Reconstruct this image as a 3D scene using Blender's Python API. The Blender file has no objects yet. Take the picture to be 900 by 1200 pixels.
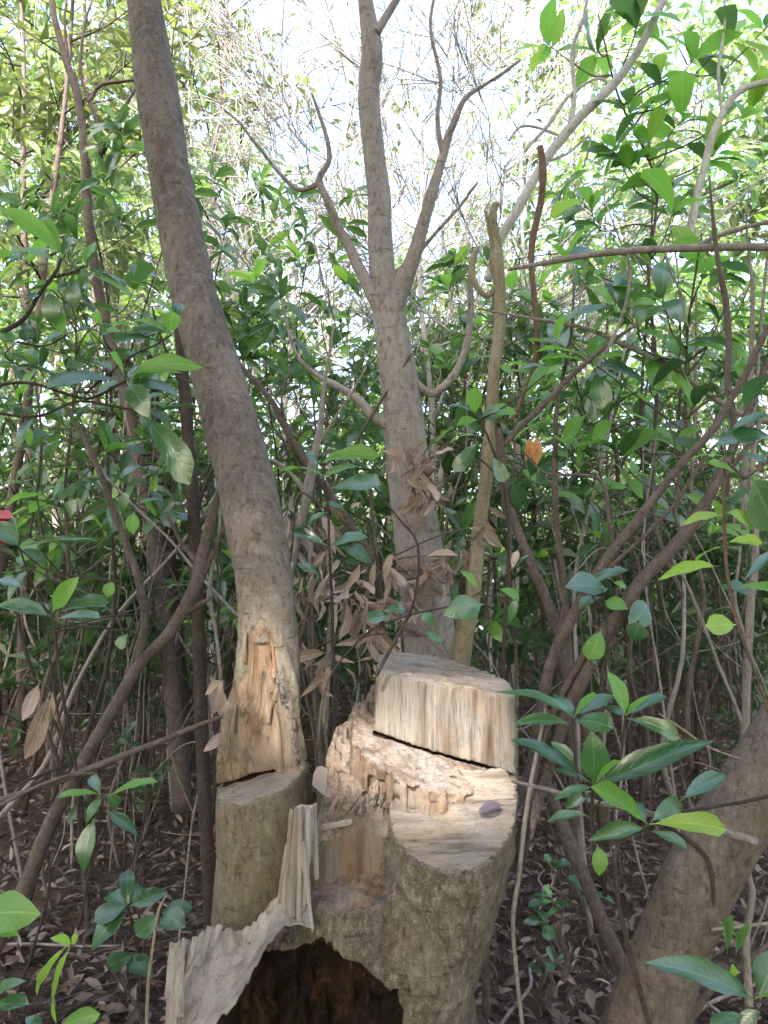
import bpy, math, random
import numpy as np
from mathutils import Vector, Matrix

# ------------------------------------------------------------------ camera, sky, sun, exposure
SC = bpy.context.scene
COL = SC.collection
F = 942.0                      # focal length in pixels of the 900 x 1200 photograph
CAMZ = 1.40
PITCH = math.radians(3.0)
cam_data = bpy.data.cameras.new("camera")
cam = bpy.data.objects.new("camera", cam_data)
COL.objects.link(cam)
cam.location = (0, 0, CAMZ)
cam.rotation_euler = (math.pi / 2 + PITCH, 0, 0)
cam_data.sensor_fit = 'VERTICAL'
cam_data.sensor_height = 32.0
cam_data.lens = 32.0 * F / 1200.0
cam_data.clip_start = 0.02
cam_data.clip_end = 800
SC.camera = cam

SUN_EL, SUN_AZ = math.radians(43), math.radians(198)   # azimuth clockwise from +Y: behind the camera, left
sun_dir = Vector((math.sin(SUN_AZ) * math.cos(SUN_EL), math.cos(SUN_AZ) * math.cos(SUN_EL), math.sin(SUN_EL)))
world = bpy.data.worlds.new("World")
SC.world = world
world.use_nodes = True
wn = world.node_tree
sky = wn.nodes.new("ShaderNodeTexSky")
sky.sky_type = 'NISHITA'
sky.sun_disc = False
sky.sun_elevation = SUN_EL
sky.sun_rotation = SUN_AZ
sky.air_density = 1.0
sky.dust_density = 6.0
sky.ozone_density = 1.0
wn.links.new(sky.outputs[0], wn.nodes["Background"].inputs[0])
wn.nodes["Background"].inputs[1].default_value = 0.15
sd = bpy.data.lights.new("sun", 'SUN')
sd.energy = 2.3
sd.angle = math.radians(1.2)
sd.color = (1.0, 0.95, 0.88)
sun = bpy.data.objects.new("sun", sd)
COL.objects.link(sun)
sun.rotation_euler = sun_dir.to_track_quat('Z', 'Y').to_euler()

SC.view_settings.view_transform = 'Standard'
SC.view_settings.look = 'None'
SC.view_settings.exposure = 3.0
SC.view_settings.gamma = 1.0
SC.render.engine = 'CYCLES'
cy = SC.cycles
cy.use_denoising = True
cy.max_bounces = 7
cy.diffuse_bounces = 4
cy.glossy_bounces = 2
cy.transmission_bounces = 4
cy.transparent_max_bounces = 4
cy.sample_clamp_indirect = 6.0
cy.use_adaptive_sampling = True

# ------------------------------------------------------------------ helpers
SP, CP = math.sin(PITCH), math.cos(PITCH)
def at(px, py, Y):
    """A point seen at photo pixel (px, py), at Y metres in front of the camera."""
    a, b = (px - 450.0) / F, (600.0 - py) / F
    d = (a, CP - b * SP, SP + b * CP)
    t = Y / d[1]
    return np.array((d[0] * t, Y, CAMZ + d[2] * t))
def atr(px, Y, z=0.0):
    return np.array(((px - 450.0) / F * Y, Y, z))

RND = np.random.RandomState(7)
_lat = np.random.RandomState(3).rand(32, 32, 32).astype(np.float32) * 2 - 1
def noise(P, s=(1, 1, 1), off=0.0):
    """Smooth value noise in [-1, 1]; P (N,3)."""
    Q = P * np.asarray(s, dtype=np.float64) + off * np.array((7.13, 3.71, 5.19))
    I = np.floor(Q).astype(np.int64)
    f = Q - I
    f = f * f * (3 - 2 * f)
    I &= 31
    J = (I + 1) & 31
    x0, y0, z0 = I.T
    x1, y1, z1 = J.T
    fx, fy, fz = f.T
    c00 = _lat[x0, y0, z0] * (1 - fx) + _lat[x1, y0, z0] * fx
    c10 = _lat[x0, y1, z0] * (1 - fx) + _lat[x1, y1, z0] * fx
    c01 = _lat[x0, y0, z1] * (1 - fx) + _lat[x1, y0, z1] * fx
    c11 = _lat[x0, y1, z1] * (1 - fx) + _lat[x1, y1, z1] * fx
    return (c00 * (1 - fy) + c10 * fy) * (1 - fz) + (c01 * (1 - fy) + c11 * fy) * fz
def unit(v):
    v = np.asarray(v, dtype=float)
    return v / np.maximum(np.linalg.norm(v, axis=-1, keepdims=True), 1e-9)

def mesh_from(name, verts, faces, mat, smooth=True, uv=None, tint=None):
    me = bpy.data.meshes.new(name)
    me.from_pydata(np.asarray(verts, dtype=float).tolist(), [], faces if isinstance(faces, list) else faces.tolist())
    if smooth:
        me.polygons.foreach_set("use_smooth", np.ones(len(me.polygons), dtype=bool))
    if uv is not None:
        lay = me.uv_layers.new(name="UVMap")
        idx = np.zeros(len(me.loops), dtype=np.int32)
        me.loops.foreach_get("vertex_index", idx)
        lay.data.foreach_set("uv", np.asarray(uv, dtype=np.float32)[idx].ravel())
    if tint is not None:
        a = me.attributes.new("tint", 'FLOAT', 'FACE')
        a.data.foreach_set("value", np.asarray(tint, dtype=np.float32))
    if mat is not None:
        me.materials.append(mat)
    me.update()
    return me
def link(name, data, parent=None, loc=(0, 0, 0)):
    o = bpy.data.objects.new(name, data)
    COL.objects.link(o)
    o.location = loc
    if parent is not None:
        o.parent = parent
    return o
def tag(o, label=None, cat=None, group=None, kind=None):
    if label: o["label"] = label
    if cat: o["category"] = cat
    if group: o["group"] = group
    if kind: o["kind"] = kind
    return o
def thing(name, base, label, cat, group=None):
    o = link(name, None, loc=tuple(base))
    o.empty_display_size = 0.05
    return tag(o, label, cat, group)
def part(name, root, verts, faces, mat, smooth=True, uv=None, tint=None, kind=None):
    v = np.asarray(verts, dtype=float) - np.array(root.location)
    if root.parent is not None:
        v = v - np.array(root.parent.location)
    o = link(name, mesh_from(name, v, faces, mat, smooth, uv, tint), root)
    if kind: o["kind"] = kind
    return o
def solo(name, verts, faces, mat, label, cat, group=None, smooth=True, uv=None, tint=None, kind=None):
    v = np.asarray(verts, dtype=float)
    b = v[np.argmin(v[:, 2])].copy()
    o = link(name, mesh_from(name, v - b, faces, mat, smooth, uv, tint), loc=tuple(b))
    return tag(o, label, cat, group, kind)

def catmull(P, n):
    P = np.asarray(P, dtype=float)
    if len(P) < 2: return P
    Q = np.vstack([2 * P[0] - P[1], P, 2 * P[-1] - P[-2]])
    out = []
    for i in range(len(P) - 1):
        p0, p1, p2, p3 = Q[i], Q[i + 1], Q[i + 2], Q[i + 3]
        t = np.linspace(0, 1, n, endpoint=False)[:, None]
        out.append(0.5 * (2 * p1 + (p2 - p0) * t + (2 * p0 - 5 * p1 + 4 * p2 - p3) * t ** 2 + (3 * p1 - p0 - 3 * p2 + p3) * t ** 3))
    out.append(P[-1:])
    return np.vstack(out)
def tube(P, R, sides=8, sub=4, bump=0.0, bscale=30.0, knots=0.0, wob=0.0):
    """A tapered, bent round stem through P with radii R."""
    P = np.asarray(P, dtype=float)
    R = np.broadcast_to(np.asarray(R, dtype=float), (len(P),))
    PR = catmull(np.hstack([P, R[:, None]]), sub) if sub > 1 else np.hstack([P, R[:, None]])
    P, R = PR[:, :3], np.maximum(PR[:, 3], 0.0004)
    if wob:
        P = P + np.stack([noise(P, (9, 9, 9), k + 2.3) for k in range(3)], 1) * wob
    T = unit(np.gradient(P, axis=0))
    n = np.cross(T[0], (0.31, 0.77, 0.55)); n /= np.linalg.norm(n)
    N = []
    for t in T:
        n = n - t * np.dot(n, t); n /= max(np.linalg.norm(n), 1e-9); N.append(n)
    N = np.array(N); B = np.cross(T, N)
    a = np.linspace(0, 2 * math.pi, sides, endpoint=False)
    rr = R[:, None] * np.ones(sides)[None]
    D = N[:, None, :] * np.cos(a)[None, :, None] + B[:, None, :] * np.sin(a)[None, :, None]
    if bump or knots:
        S = (P[:, None, :] + D * rr[..., None]).reshape(-1, 3)
        if bump: rr = rr * (1 + bump * noise(S, (bscale,) * 3).reshape(rr.shape) + bump * 0.6 * noise(S, (bscale * .35,) * 3, 3).reshape(rr.shape))
        if knots: rr = rr * (1 + knots * np.maximum(0, noise(S, (14, 14, 14), 9).reshape(rr.shape) - .45) * 2)
    V = (P[:, None, :] + D * rr[..., None]).reshape(-1, 3)
    m = len(P)
    i = np.arange(m - 1)[:, None] * sides
    j = np.arange(sides)[None]
    k = (j + 1) % sides
    Fq = np.stack([i + j, i + k, i + sides + k, i + sides + j], -1).reshape(-1, 4).tolist()
    Fq.append(list(range(sides))[::-1])
    Fq.append(list(range((m - 1) * sides, m * sides)))
    return V, Fq
class Bag:
    """collects pieces of ONE part"""
    def __init__(s): s.v = []; s.f = []; s.n = 0
    def add(s, VF):
        V, Fq = VF
        s.v.append(np.asarray(V)); o = s.n
        s.f.extend([[q + o for q in f] for f in Fq]); s.n += len(V)
        return s
    def V(s): return np.vstack(s.v)

# ------------------------------------------------------------------ materials
class NT:
    def __init__(s, name):
        s.m = bpy.data.materials.new(name); s.m.use_nodes = True
        s.t = s.m.node_tree; s.t.nodes.clear()
        s.out = s.t.nodes.new("ShaderNodeOutputMaterial")
    def n(s, typ, ins=None, **kw):
        x = s.t.nodes.new("ShaderNode" + typ)
        for k, v in kw.items(): setattr(x, k, v)
        for k, v in (ins or {}).items():
            if isinstance(v, bpy.types.NodeSocket): s.t.links.new(v, x.inputs[k])
            else: x.inputs[k].default_value = v
        return x
    def coord(s, scale, kind="Object", rot=(0, 0, 0)):
        c = s.n("TexCoord")
        return s.n("Mapping", {"Vector": c.outputs[kind], "Scale": scale, "Rotation": rot}).outputs[0]
    def noise(s, vec, scale=1.0, detail=4.0, rough=0.55, dist=0.0):
        return s.n("TexNoise", {"Vector": vec, "Scale": scale, "Detail": detail, "Roughness": rough, "Distortion": dist}).outputs["Fac"]
    def ramp(s, fac, stops):
        r = s.n("ValToRGB", {"Fac": fac})
        e = r.color_ramp.elements
        while len(e) < len(stops): e.new(0.5)
        for el, (p, c) in zip(e, stops):
            el.position = p
            el.color = (*c, 1) if len(c) == 3 else c
        return r.outputs[0]
    def fac(s, f, lo, hi):
        return s.n("MapRange", {"Value": f, "From Min": lo, "From Max": hi}).outputs[0]
    def mix(s, f, a, b, mode='MIX'):
        x = s.n("MixRGB", {"Fac": f, "Color1": a if isinstance(a, bpy.types.NodeSocket) else (*a, 1), "Color2": b if isinstance(b, bpy.types.NodeSocket) else (*b, 1)}, blend_type=mode)
        return x.outputs[0]
    def math(s, op, a, b=0.0):
        return s.n("Math", {0: a, 1: b}, operation=op).outputs[0]
    def bsdf(s, col, rough=0.85, spec=0.25, h=None, dist=0.01, strength=0.6):
        b = s.n("BsdfPrincipled", {"Base Color": col if isinstance(col, bpy.types.NodeSocket) else (*col, 1), "Roughness": rough, "Specular IOR Level": spec})
        if h is not None:
            s.t.links.new(s.n("Bump", {"Height": h, "Distance": dist, "Strength": strength}).outputs[0], b.inputs["Normal"])
        return b
    def end(s, b):
        s.t.links.new(b.outputs[0], s.out.inputs[0]); return s.m

def bark_mat(name, a, b, lichen, moss, mossf=0.5, sc=1.0, bump=0.006, speck=0.5, zmoss=None):
    t = NT(name)
    v = t.coord((sc, sc, sc * .45))
    n1 = t.noise(v, 8, 6, .65)
    n2 = t.noise(v, 55, 6, .75)
    n3 = t.noise(t.coord((sc, sc, sc)), 190, 4, .7)
    n4 = t.noise(t.coord((sc, sc, sc * .6)), 5, 5, .6, .8)
    n5 = t.noise(t.coord((sc, sc, sc * .8)), 22, 5, .65, .4)
    vh = t.noise(t.coord((sc * 9, sc * 9, sc * 80)), 1.0, 4, .65)
    c = t.mix(t.fac(n1, .36, .64), a, b)
    mf = t.fac(n4, .62 - .25 * mossf, .72 - .1 * mossf)
    if zmoss is not None:
        z = t.n("SeparateXYZ", {0: t.n("TexCoord").outputs["Object"]}).outputs[2]
        zf = t.fac(t.math('ADD', z, t.math('MULTIPLY', n4, .5)), zmoss[1], zmoss[0])
        mf = t.math('MAXIMUM', t.math('MULTIPLY', mf, .4), zf)
    c = t.mix(t.math('MULTIPLY', mf, .8), c, moss)
    c = t.mix(t.math('MULTIPLY', t.fac(n5, .55, .68), .55 * speck + .1), c, lichen)
    c = t.mix(t.math('MULTIPLY', t.fac(n2, .54, .64), speck), c, lichen)
    c = t.mix(t.math('MULTIPLY', t.fac(n3, .56, .66), .8 * speck), c, tuple(min(1, q * 1.2) for q in lichen))
    dk = (a[0] * .3, a[1] * .28, a[2] * .27)
    c = t.mix(t.math('MULTIPLY', t.fac(n2, .46, .34), .7), c, dk)
    c = t.mix(t.math('MULTIPLY', t.fac(n5, .42, .3), .6), c, dk)
    c = t.mix(t.math('MULTIPLY', t.fac(vh, .60, .70), .5), c, dk)
    h = t.math('ADD', t.math('MULTIPLY', n2, 1.0), t.math('ADD', t.math('MULTIPLY', n3, .5), t.math('SUBTRACT', n5, t.math('MULTIPLY', t.fac(vh, .58, .72), .4))))
    return t.end(t.bsdf(c, .88, .2, h, bump * 1.6, .9))
M = {}
M['bark_stump'] = bark_mat("bark_stump", (.125, .098, .070), (.20, .165, .13), (.34, .305, .27), (.112, .098, .055), .5, 1.4, .008, .75)
M['bark_left'] = bark_mat("bark_left", (.125, .096, .082), (.195, .155, .138), (.31, .275, .255), (.155, .132, .085), .15, 1.2, .004, .45, (1.0, 1.9))
M['bark_brown'] = bark_mat("bark_brown", (.115, .085, .062), (.175, .135, .10), (.30, .27, .23), (.13, .125, .075), .15, 1.2, .005, .55)
M['bark_grey'] = bark_mat("bark_grey", (.225, .187, .172), (.33, .285, .27), (.44, .405, .39), (.19, .17, .135), .2, 1.1, .004, .4)
M['bark_log'] = bark_mat("bark_log", (.115, .09, .074), (.175, .142, .122), (.28, .245, .215), (.12, .105, .07), .3, 1.3, .005, .45)
M['bark_pale'] = bark_mat("bark_pale", (.40, .365, .35), (.54, .51, .495), (.62, .6, .59), (.34, .33, .27), .2, 2, .003, .4)  # pale bark, lightened further to carry a sunlit look
M['bark_yellow'] = bark_mat("bark_yellow", (.22, .18, .125), (.31, .26, .19), (.42, .38, .31), (.2, .18, .11), .4, 2, .003, .4)
M['bark_dark'] = bark_mat("bark_dark", (.045, .033, .030), (.08, .06, .055), (.15, .13, .125), (.05, .05, .032), .15, 3, .003, .3)
M['bark_stem'] = bark_mat("bark_stem", (.095, .07, .062), (.145, .112, .102), (.25, .22, .205), (.095, .088, .06), .15, 3, .003, .4)
M['bark_red'] = bark_mat("bark_red", (.13, .075, .055), (.18, .115, .085), (.26, .2, .16), (.13, .1, .065), .1, 3, .003, .4)
M['twig_grey'] = bark_mat("twig_grey", (.19, .158, .148), (.28, .242, .23), (.37, .34, .33), (.18, .16, .13), .1, 3, .002, .4)

def wood_mat(name, tan, pale, orange, grey, sx=(1, 1, .05), gfac=.5, streak=.6, bump=.004, sc=1.0, rot=(0, 0, 0), of=.75):
    t = NT(name)
    v = t.coord(tuple(q * sc for q in sx), rot=rot)
    g1 = t.noise(v, 45, 6, .7, .25)
    g2 = t.noise(v, 150, 5, .7, .1)
    g3 = t.noise(v, 14, 4, .6, .2)
    big = t.noise(t.coord((1, 1, .55)), 8, 5, .65, .5)
    big2 = t.noise(t.coord((1, 1, .5), rot=(.3, .2, .5)), 6, 5, .65, .4)
    fine = t.noise(t.coord((1, 1, 1)), 260, 3, .7)
    c = t.mix(t.fac(g1, .38, .62), tan, pale)
    c = t.mix(t.math('MULTIPLY', t.fac(big, .53, .66), of), c, orange)
    c = t.mix(t.math('MULTIPLY', t.fac(big2, .60 - .3 * gfac, .72 - .25 * gfac), .85), c, grey)
    c = t.mix(t.math('MULTIPLY', t.fac(g3, .56, .68), .45), c, tuple(min(.8, q * 1.12) for q in pale))
    dark = (tan[0] * .2, tan[1] * .18, tan[2] * .17)
    mid = (tan[0] * .5, tan[1] * .46, tan[2] * .44)
    c = t.mix(t.math('MULTIPLY', t.fac(g3, .49, .36), streak * .85), c, mid)
    st = t.noise(t.coord((1, 1, .35), rot=(.1, .3, .2)), 16, 6, .7, .5)
    c = t.mix(t.math('MULTIPLY', t.fac(st, .55, .68), .6 * streak), c, tuple(q * .45 for q in grey))
    c = t.mix(t.math('MULTIPLY', t.fac(g2, .45, .34), streak * .8), c, mid)
    c = t.mix(t.math('MULTIPLY', t.fac(g1, .41, .31), streak), c, dark)
    c = t.mix(t.math('MULTIPLY', t.fac(fine, .52, .66), .3), c, mid)
    h = t.math('ADD', g1, t.math('ADD', t.math('MULTIPLY', g2, .8), t.math('MULTIPLY', g3, .8)))
    return t.end(t.bsdf(c, .92, .12, h, bump * 1.8, 1.0))
M['wood_face'] = wood_mat("wood_face", (.24, .185, .135), (.35, .29, .235), (.28, .165, .078), (.245, .22, .20), gfac=.68, streak=1.0, sc=1.5, bump=.005)
M['wood_notch'] = wood_mat("wood_notch", (.18, .122, .083), (.275, .205, .15), (.19, .095, .042), (.23, .195, .17), gfac=.45, streak=.9)
M['wood_wound'] = wood_mat("wood_wound", (.24, .17, .115), (.35, .265, .195), (.27, .14, .072), (.18, .148, .126), sx=(1, 1, .06), sc=1.5, gfac=.55, streak=.95)
M['wood_saw'] = wood_mat("wood_saw", (.235, .185, .142), (.335, .28, .23), (.24, .155, .088), (.25, .225, .208), sx=(.10, 1, 1), rot=(0, 0, .5), gfac=.6, streak=.9, bump=.003, of=.5, sc=2.4)
M['wood_tier'] = wood_mat("wood_tier", (.225, .165, .122), (.33, .26, .21), (.28, .165, .078), (.235, .205, .19), sx=(.3, .6, .6), rot=(0, 0, .4), gfac=.5, streak=1.0, bump=.006, sc=1.5)
M['wood_grey'] = wood_mat("wood_grey", (.29, .24, .20), (.43, .375, .335), (.29, .22, .155), (.36, .325, .31), gfac=.7, streak=.75)
t = NT("rotten_wood")
v = t.coord((1, 1, .4))
n1, n2 = t.noise(v, 14, 5, .65, .6), t.noise(v, 70, 5, .7)
c = t.mix(t.fac(n1, .50, .68), (.022, .015, .012), (.085, .045, .018))
c = t.mix(t.math('MULTIPLY', t.fac(n2, .60, .72), .7), c, (.16, .11, .07))
c = t.mix(t.fac(n2, .46, .34), c, (.012, .009, .007))
M['rotten'] = t.end(t.bsdf(c, .95, .1, t.math('ADD', n1, n2), .02, 1.0))
t = NT("dark_edge")
n2 = t.noise(t.coord((1, 1, 1)), 90, 5, .7)
c = t.mix(t.fac(n2, .4, .65), (.05, .04, .035), (.20, .175, .17))
M['torn_bark'] = t.end(t.bsdf(c, .95, .1, n2, .006, 1.0))

def leaf_mat(name, dark, light, trans, gloss=.36, tmix=.42, vein=True, young=None, spec=.5):
    t = NT(name)
    uv = t.n("TexCoord").outputs["UV"]
    sep = t.n("SeparateXYZ", {0: uv})
    u, w = sep.outputs[0], sep.outputs[1]
    tint = t.n("Attribute", attribute_name="tint").outputs["Fac"]
    rnd = t.math('FRACT', t.math('ADD', tint, t.n("ObjectInfo").outputs["Random"]))
    rnd2 = t.math('FRACT', t.math('MULTIPLY', rnd, 7.31))
    c = t.mix(rnd, dark, light)
    tr = t.mix(rnd, tuple(q * .75 for q in trans), trans)
    if young is not None:
        yf = t.fac(rnd2, .90, .97)
        c = t.mix(yf, c, young[0]); tr = t.mix(yf, tr, young[1])
    hgt = None
    if vein:
        d = t.math('ABSOLUTE', t.math('SUBTRACT', w, .5))
        mid = t.fac(d, .035, .012)
        side = t.math('ABSOLUTE', t.math('SUBTRACT', t.math('FRACT', t.math('ADD', t.math('MULTIPLY', u, 9.0), t.math('MULTIPLY', d, -4.5))), .5))
        sv = t.math('MULTIPLY', t.fac(side, .10, .02), .35)
        vf = t.math('MAXIMUM', t.math('MULTIPLY', mid, .6), sv)
        c = t.mix(vf, c, tuple(min(1, q * 2.0 + .02) for q in light))
        blot = t.noise(t.coord((1, 1, 1)), 11, 6, .75)
        c = t.mix(t.math('MULTIPLY', t.fac(blot, .52, .66), .5), c, tuple(q * .5 for q in dark))
        c = t.mix(t.math('MULTIPLY', t.fac(t.noise(t.coord((1, 1, 1)), 38, 3, .6), .66, .72), .6), c, (.16, .11, .05))
        hgt = t.math('SUBTRACT', 1.0, vf)
    b = t.bsdf(c, gloss, spec, hgt, .0015, .35)
    b.inputs['IOR'].default_value = 1.55
    tl = t.n("BsdfTranslucent", {"Color": tr})
    mx = t.n("MixShader", {0: tmix, 1: b.outputs[0], 2: tl.outputs[0]})
    return t.end(mx)
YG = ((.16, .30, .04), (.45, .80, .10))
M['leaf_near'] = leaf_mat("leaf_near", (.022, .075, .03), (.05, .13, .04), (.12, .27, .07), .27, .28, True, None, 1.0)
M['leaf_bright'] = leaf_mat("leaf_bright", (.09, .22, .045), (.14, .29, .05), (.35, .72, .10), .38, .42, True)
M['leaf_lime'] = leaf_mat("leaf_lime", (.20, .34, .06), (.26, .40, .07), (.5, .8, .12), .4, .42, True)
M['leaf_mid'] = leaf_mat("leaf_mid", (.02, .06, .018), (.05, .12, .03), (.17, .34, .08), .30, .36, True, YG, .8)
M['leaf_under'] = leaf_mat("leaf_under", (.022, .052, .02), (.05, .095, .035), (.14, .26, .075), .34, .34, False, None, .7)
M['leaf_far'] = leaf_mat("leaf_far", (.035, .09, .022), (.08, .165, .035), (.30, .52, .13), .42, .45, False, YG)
M['leaf_shade'] = leaf_mat("leaf_shade", (.03, .06, .022), (.05, .085, .03), (.10, .16, .05), .5, .2, False)  # for the added crowns: darkened to cut green light beneath them
M['leaf_sunny'] = leaf_mat("leaf_sunny", (.07, .12, .035), (.12, .18, .06), (.46, .60, .24), .42, .5, False, YG)  # paler copy; the blown-out sunlit look is put into the colour
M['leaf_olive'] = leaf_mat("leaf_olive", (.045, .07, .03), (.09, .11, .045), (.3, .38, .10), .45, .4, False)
M['leaf_dead'] = leaf_mat("leaf_dead", (.21, .145, .115), (.46, .36, .31), (.36, .25, .19), .6, .25, True, ((.50, .42, .38), (.3, .2, .15)), .3)
M['leaf_litter'] = leaf_mat("leaf_litter", (.03, .021, .018), (.21, .16, .142), (.15, .08, .05), .7, .12, False, ((.30, .24, .21), (.2, .15, .1)), .25)
M['leaf_orange'] = leaf_mat("leaf_orange", (.45, .20, .07), (.55, .28, .12), (.6, .28, .1), .6, .35, True)
M['leaf_yellow'] = leaf_mat("leaf_yellow", (.30, .24, .04), (.42, .30, .05), (.7, .5, .1), .5, .45, True)
t = NT("forest_floor")
n1, n2, n3 = t.noise(t.coord((1, 1, 1)), 1.1, 4, .6), t.noise(t.coord((1, 1, 1)), 14, 6, .65, .5), t.noise(t.coord((1, 1, 1)), 60, 4, .65)
c = t.mix(t.fac(n2, .35, .65), (.038, .027, .022), (.10, .075, .062))
c = t.mix(t.math('MULTIPLY', t.fac(n1, .52, .64), .7), c, (.13, .082, .055))
c = t.mix(t.fac(n3, .6, .72), c, (.19, .145, .12))
M['floor'] = t.end(t.bsdf(c, .95, .1, t.math('ADD', n2, n3), .03, 1.0))
t = NT("red_ribbon"); M['red'] = t.end(t.bsdf((.30, .015, .028), .4, .5))
t = NT("red_berry"); M['berry'] = t.end(t.bsdf((.16, .025, .03), .4, .5))

# ------------------------------------------------------------------ leaves
def leaf_outline(t, shape):
    if shape == 'obovate': w = np.power(np.clip(t, 0, 1), .8) * np.power(np.clip(1.02 - t, 0, 1), .42) * 1.55
    elif shape == 'lance': w = np.sin(np.pi * np.power(np.clip(t, 0, 1), .85)) ** .9
    else: w = np.sin(np.pi * np.power(np.clip(t, 0, 1), .95)) ** .75
    return w / w.max()
def leaf_template(name, mat, shape='oval', seg=9, curl=.18, fold=.10, twist=0.0, wave=.02, seed=0):
    """Unit leaf along +X: length 1, width 1 (scaled per object), a stalk at its foot, folded along the midrib."""
    r = np.random.RandomState(seed)
    V, uv, Fc = [], [], []
    ts = np.linspace(0.07, 1.0, seg)
    w = leaf_outline((ts - .07) / .93, shape)
    w[0] = .06; w[-1] = .02
    ph = r.rand() * 6
    V += [(-.02, -.018, .004), (-.02, .018, .004)]; uv += [(0, .49), (0, .51)]
    for k, (tt, ww) in enumerate(zip(ts, w)):
        z0 = .10 * math.sin(tt * 2.2) - curl * tt * tt
        sw = .05 * math.sin(tt * 3 + ph)
        for s in (-1, 0, 1):
            y = s * ww * .5
            z = z0 + fold * ww * abs(s) * .5 + wave * s * math.sin(tt * 14 + ph + s) * ww + twist * y * tt
            V.append((tt, y + sw * .4, z)); uv.append((tt, .5 + s * .5 * max(ww, .1)))
    Fc.append((0, 2, 3)); Fc.append((0, 3, 1)); Fc.append((1, 3, 4))
    for k in range(seg - 1):
        a = 2 + 3 * k; b = a + 3
        Fc.append((a, b, b + 1, a + 1)); Fc.append((a + 1, b + 1, b + 2, a + 2))
    return mesh_from(name, np.array(V), [list(f) for f in Fc], mat, True, np.array(uv))
LT = {}
for kind, mat in (('near', 'leaf_near'), ('bright', 'leaf_bright'), ('lime', 'leaf_lime'), ('mid', 'leaf_mid')):
    LT[kind] = [leaf_template("leaf", M[mat], s, 9 if kind != 'mid' else 6, cu, fo, tw, .02, i) for i, (s, cu, fo, tw) in enumerate(
        (('oval', .12, .12, 0), ('obovate', .22, .10, .2), ('lance', .05, .16, -.2), ('oval', .34, .06, .3), ('obovate', .0, .14, -.1)))]
LT['dead'] = [leaf_template("leaf", M['leaf_dead'], s, 8, cu, fo, tw, .05, i) for i, (s, cu, fo, tw) in enumerate(
    (('oval', .55, .26, .18), ('lance', .35, .34, -.22), ('oval', -.35, .24, .2), ('lance', .75, .2, .12), ('obovate', .5, .3, -.15)))]
LT['litter'] = [leaf_template("fallen_leaf", M['leaf_litter'], s, 6, cu, fo, tw, .03, i) for i, (s, cu, fo, tw) in enumerate(
    (('oval', .3, .16, .15), ('lance', -.2, .2, -.15), ('oval', -.25, .18, .2), ('oval', .15, .1, .1), ('obovate', .4, .2, -.12)))]
M['leaf_purple'] = leaf_mat("leaf_purple", (.05, .035, .045), (.08, .06, .075), (.05, .03, .03), .55, .1, True)
LT['purple'] = [leaf_template("leaf", M['leaf_purple'], 'oval', 8, .1, .2, .15, .05, 6)]
LT['orange'] = [leaf_template("leaf", M['leaf_orange'], 'oval', 7, .2, .4, .2, .03, 4)]
LT['yellow'] = [leaf_template("leaf", M['leaf_yellow'], 'oval', 7, .2, .3, .2, .03, 5)]
NLEAF = [0]
def put_leaf(root, B, X, L, W, up=(0, -.35, 1), kind='near', var=None, roll=0.0, name="leaf"):
    X = unit(X); Z = np.asarray(up, float); Z = Z - X * np.dot(X, Z)
    if np.linalg.norm(Z) < .05: Z = np.cross(X, (.3, .9, .1))
    Z = unit(Z); Y = np.cross(Z, X)
    if roll:
        c, s = math.cos(roll), math.sin(roll)
        Y, Z = Y * c + Z * s, Z * c - Y * s
    tl = LT[kind]
    me = tl[(NLEAF[0] * 7 + 3) % len(tl) if var is None else var % len(tl)]
    NLEAF[0] += 1
    o = bpy.data.objects.new(name, me)
    COL.objects.link(o)
    b = np.asarray(B, float)
    if root is not None:
        o.parent = root
        b = b - np.array(root.location)
    o.matrix_basis = Matrix(((X[0] * L, Y[0] * W, Z[0] * L, b[0]), (X[1] * L, Y[1] * W, Z[1] * L, b[1]), (X[2] * L, Y[2] * W, Z[2] * L, b[2]), (0, 0, 0, 1)))
    return o
def leaf_px(root, b, tip, Y0, Y1, wpx, kind='near', up=(0, -.6, .8), var=None, roll=0.0):
    B = at(*b, Y0); T = at(*tip, Y1)
    return put_leaf(root, B, T - B, np.linalg.norm(T - B), wpx / F * Y0, up, kind, var, roll)

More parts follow.
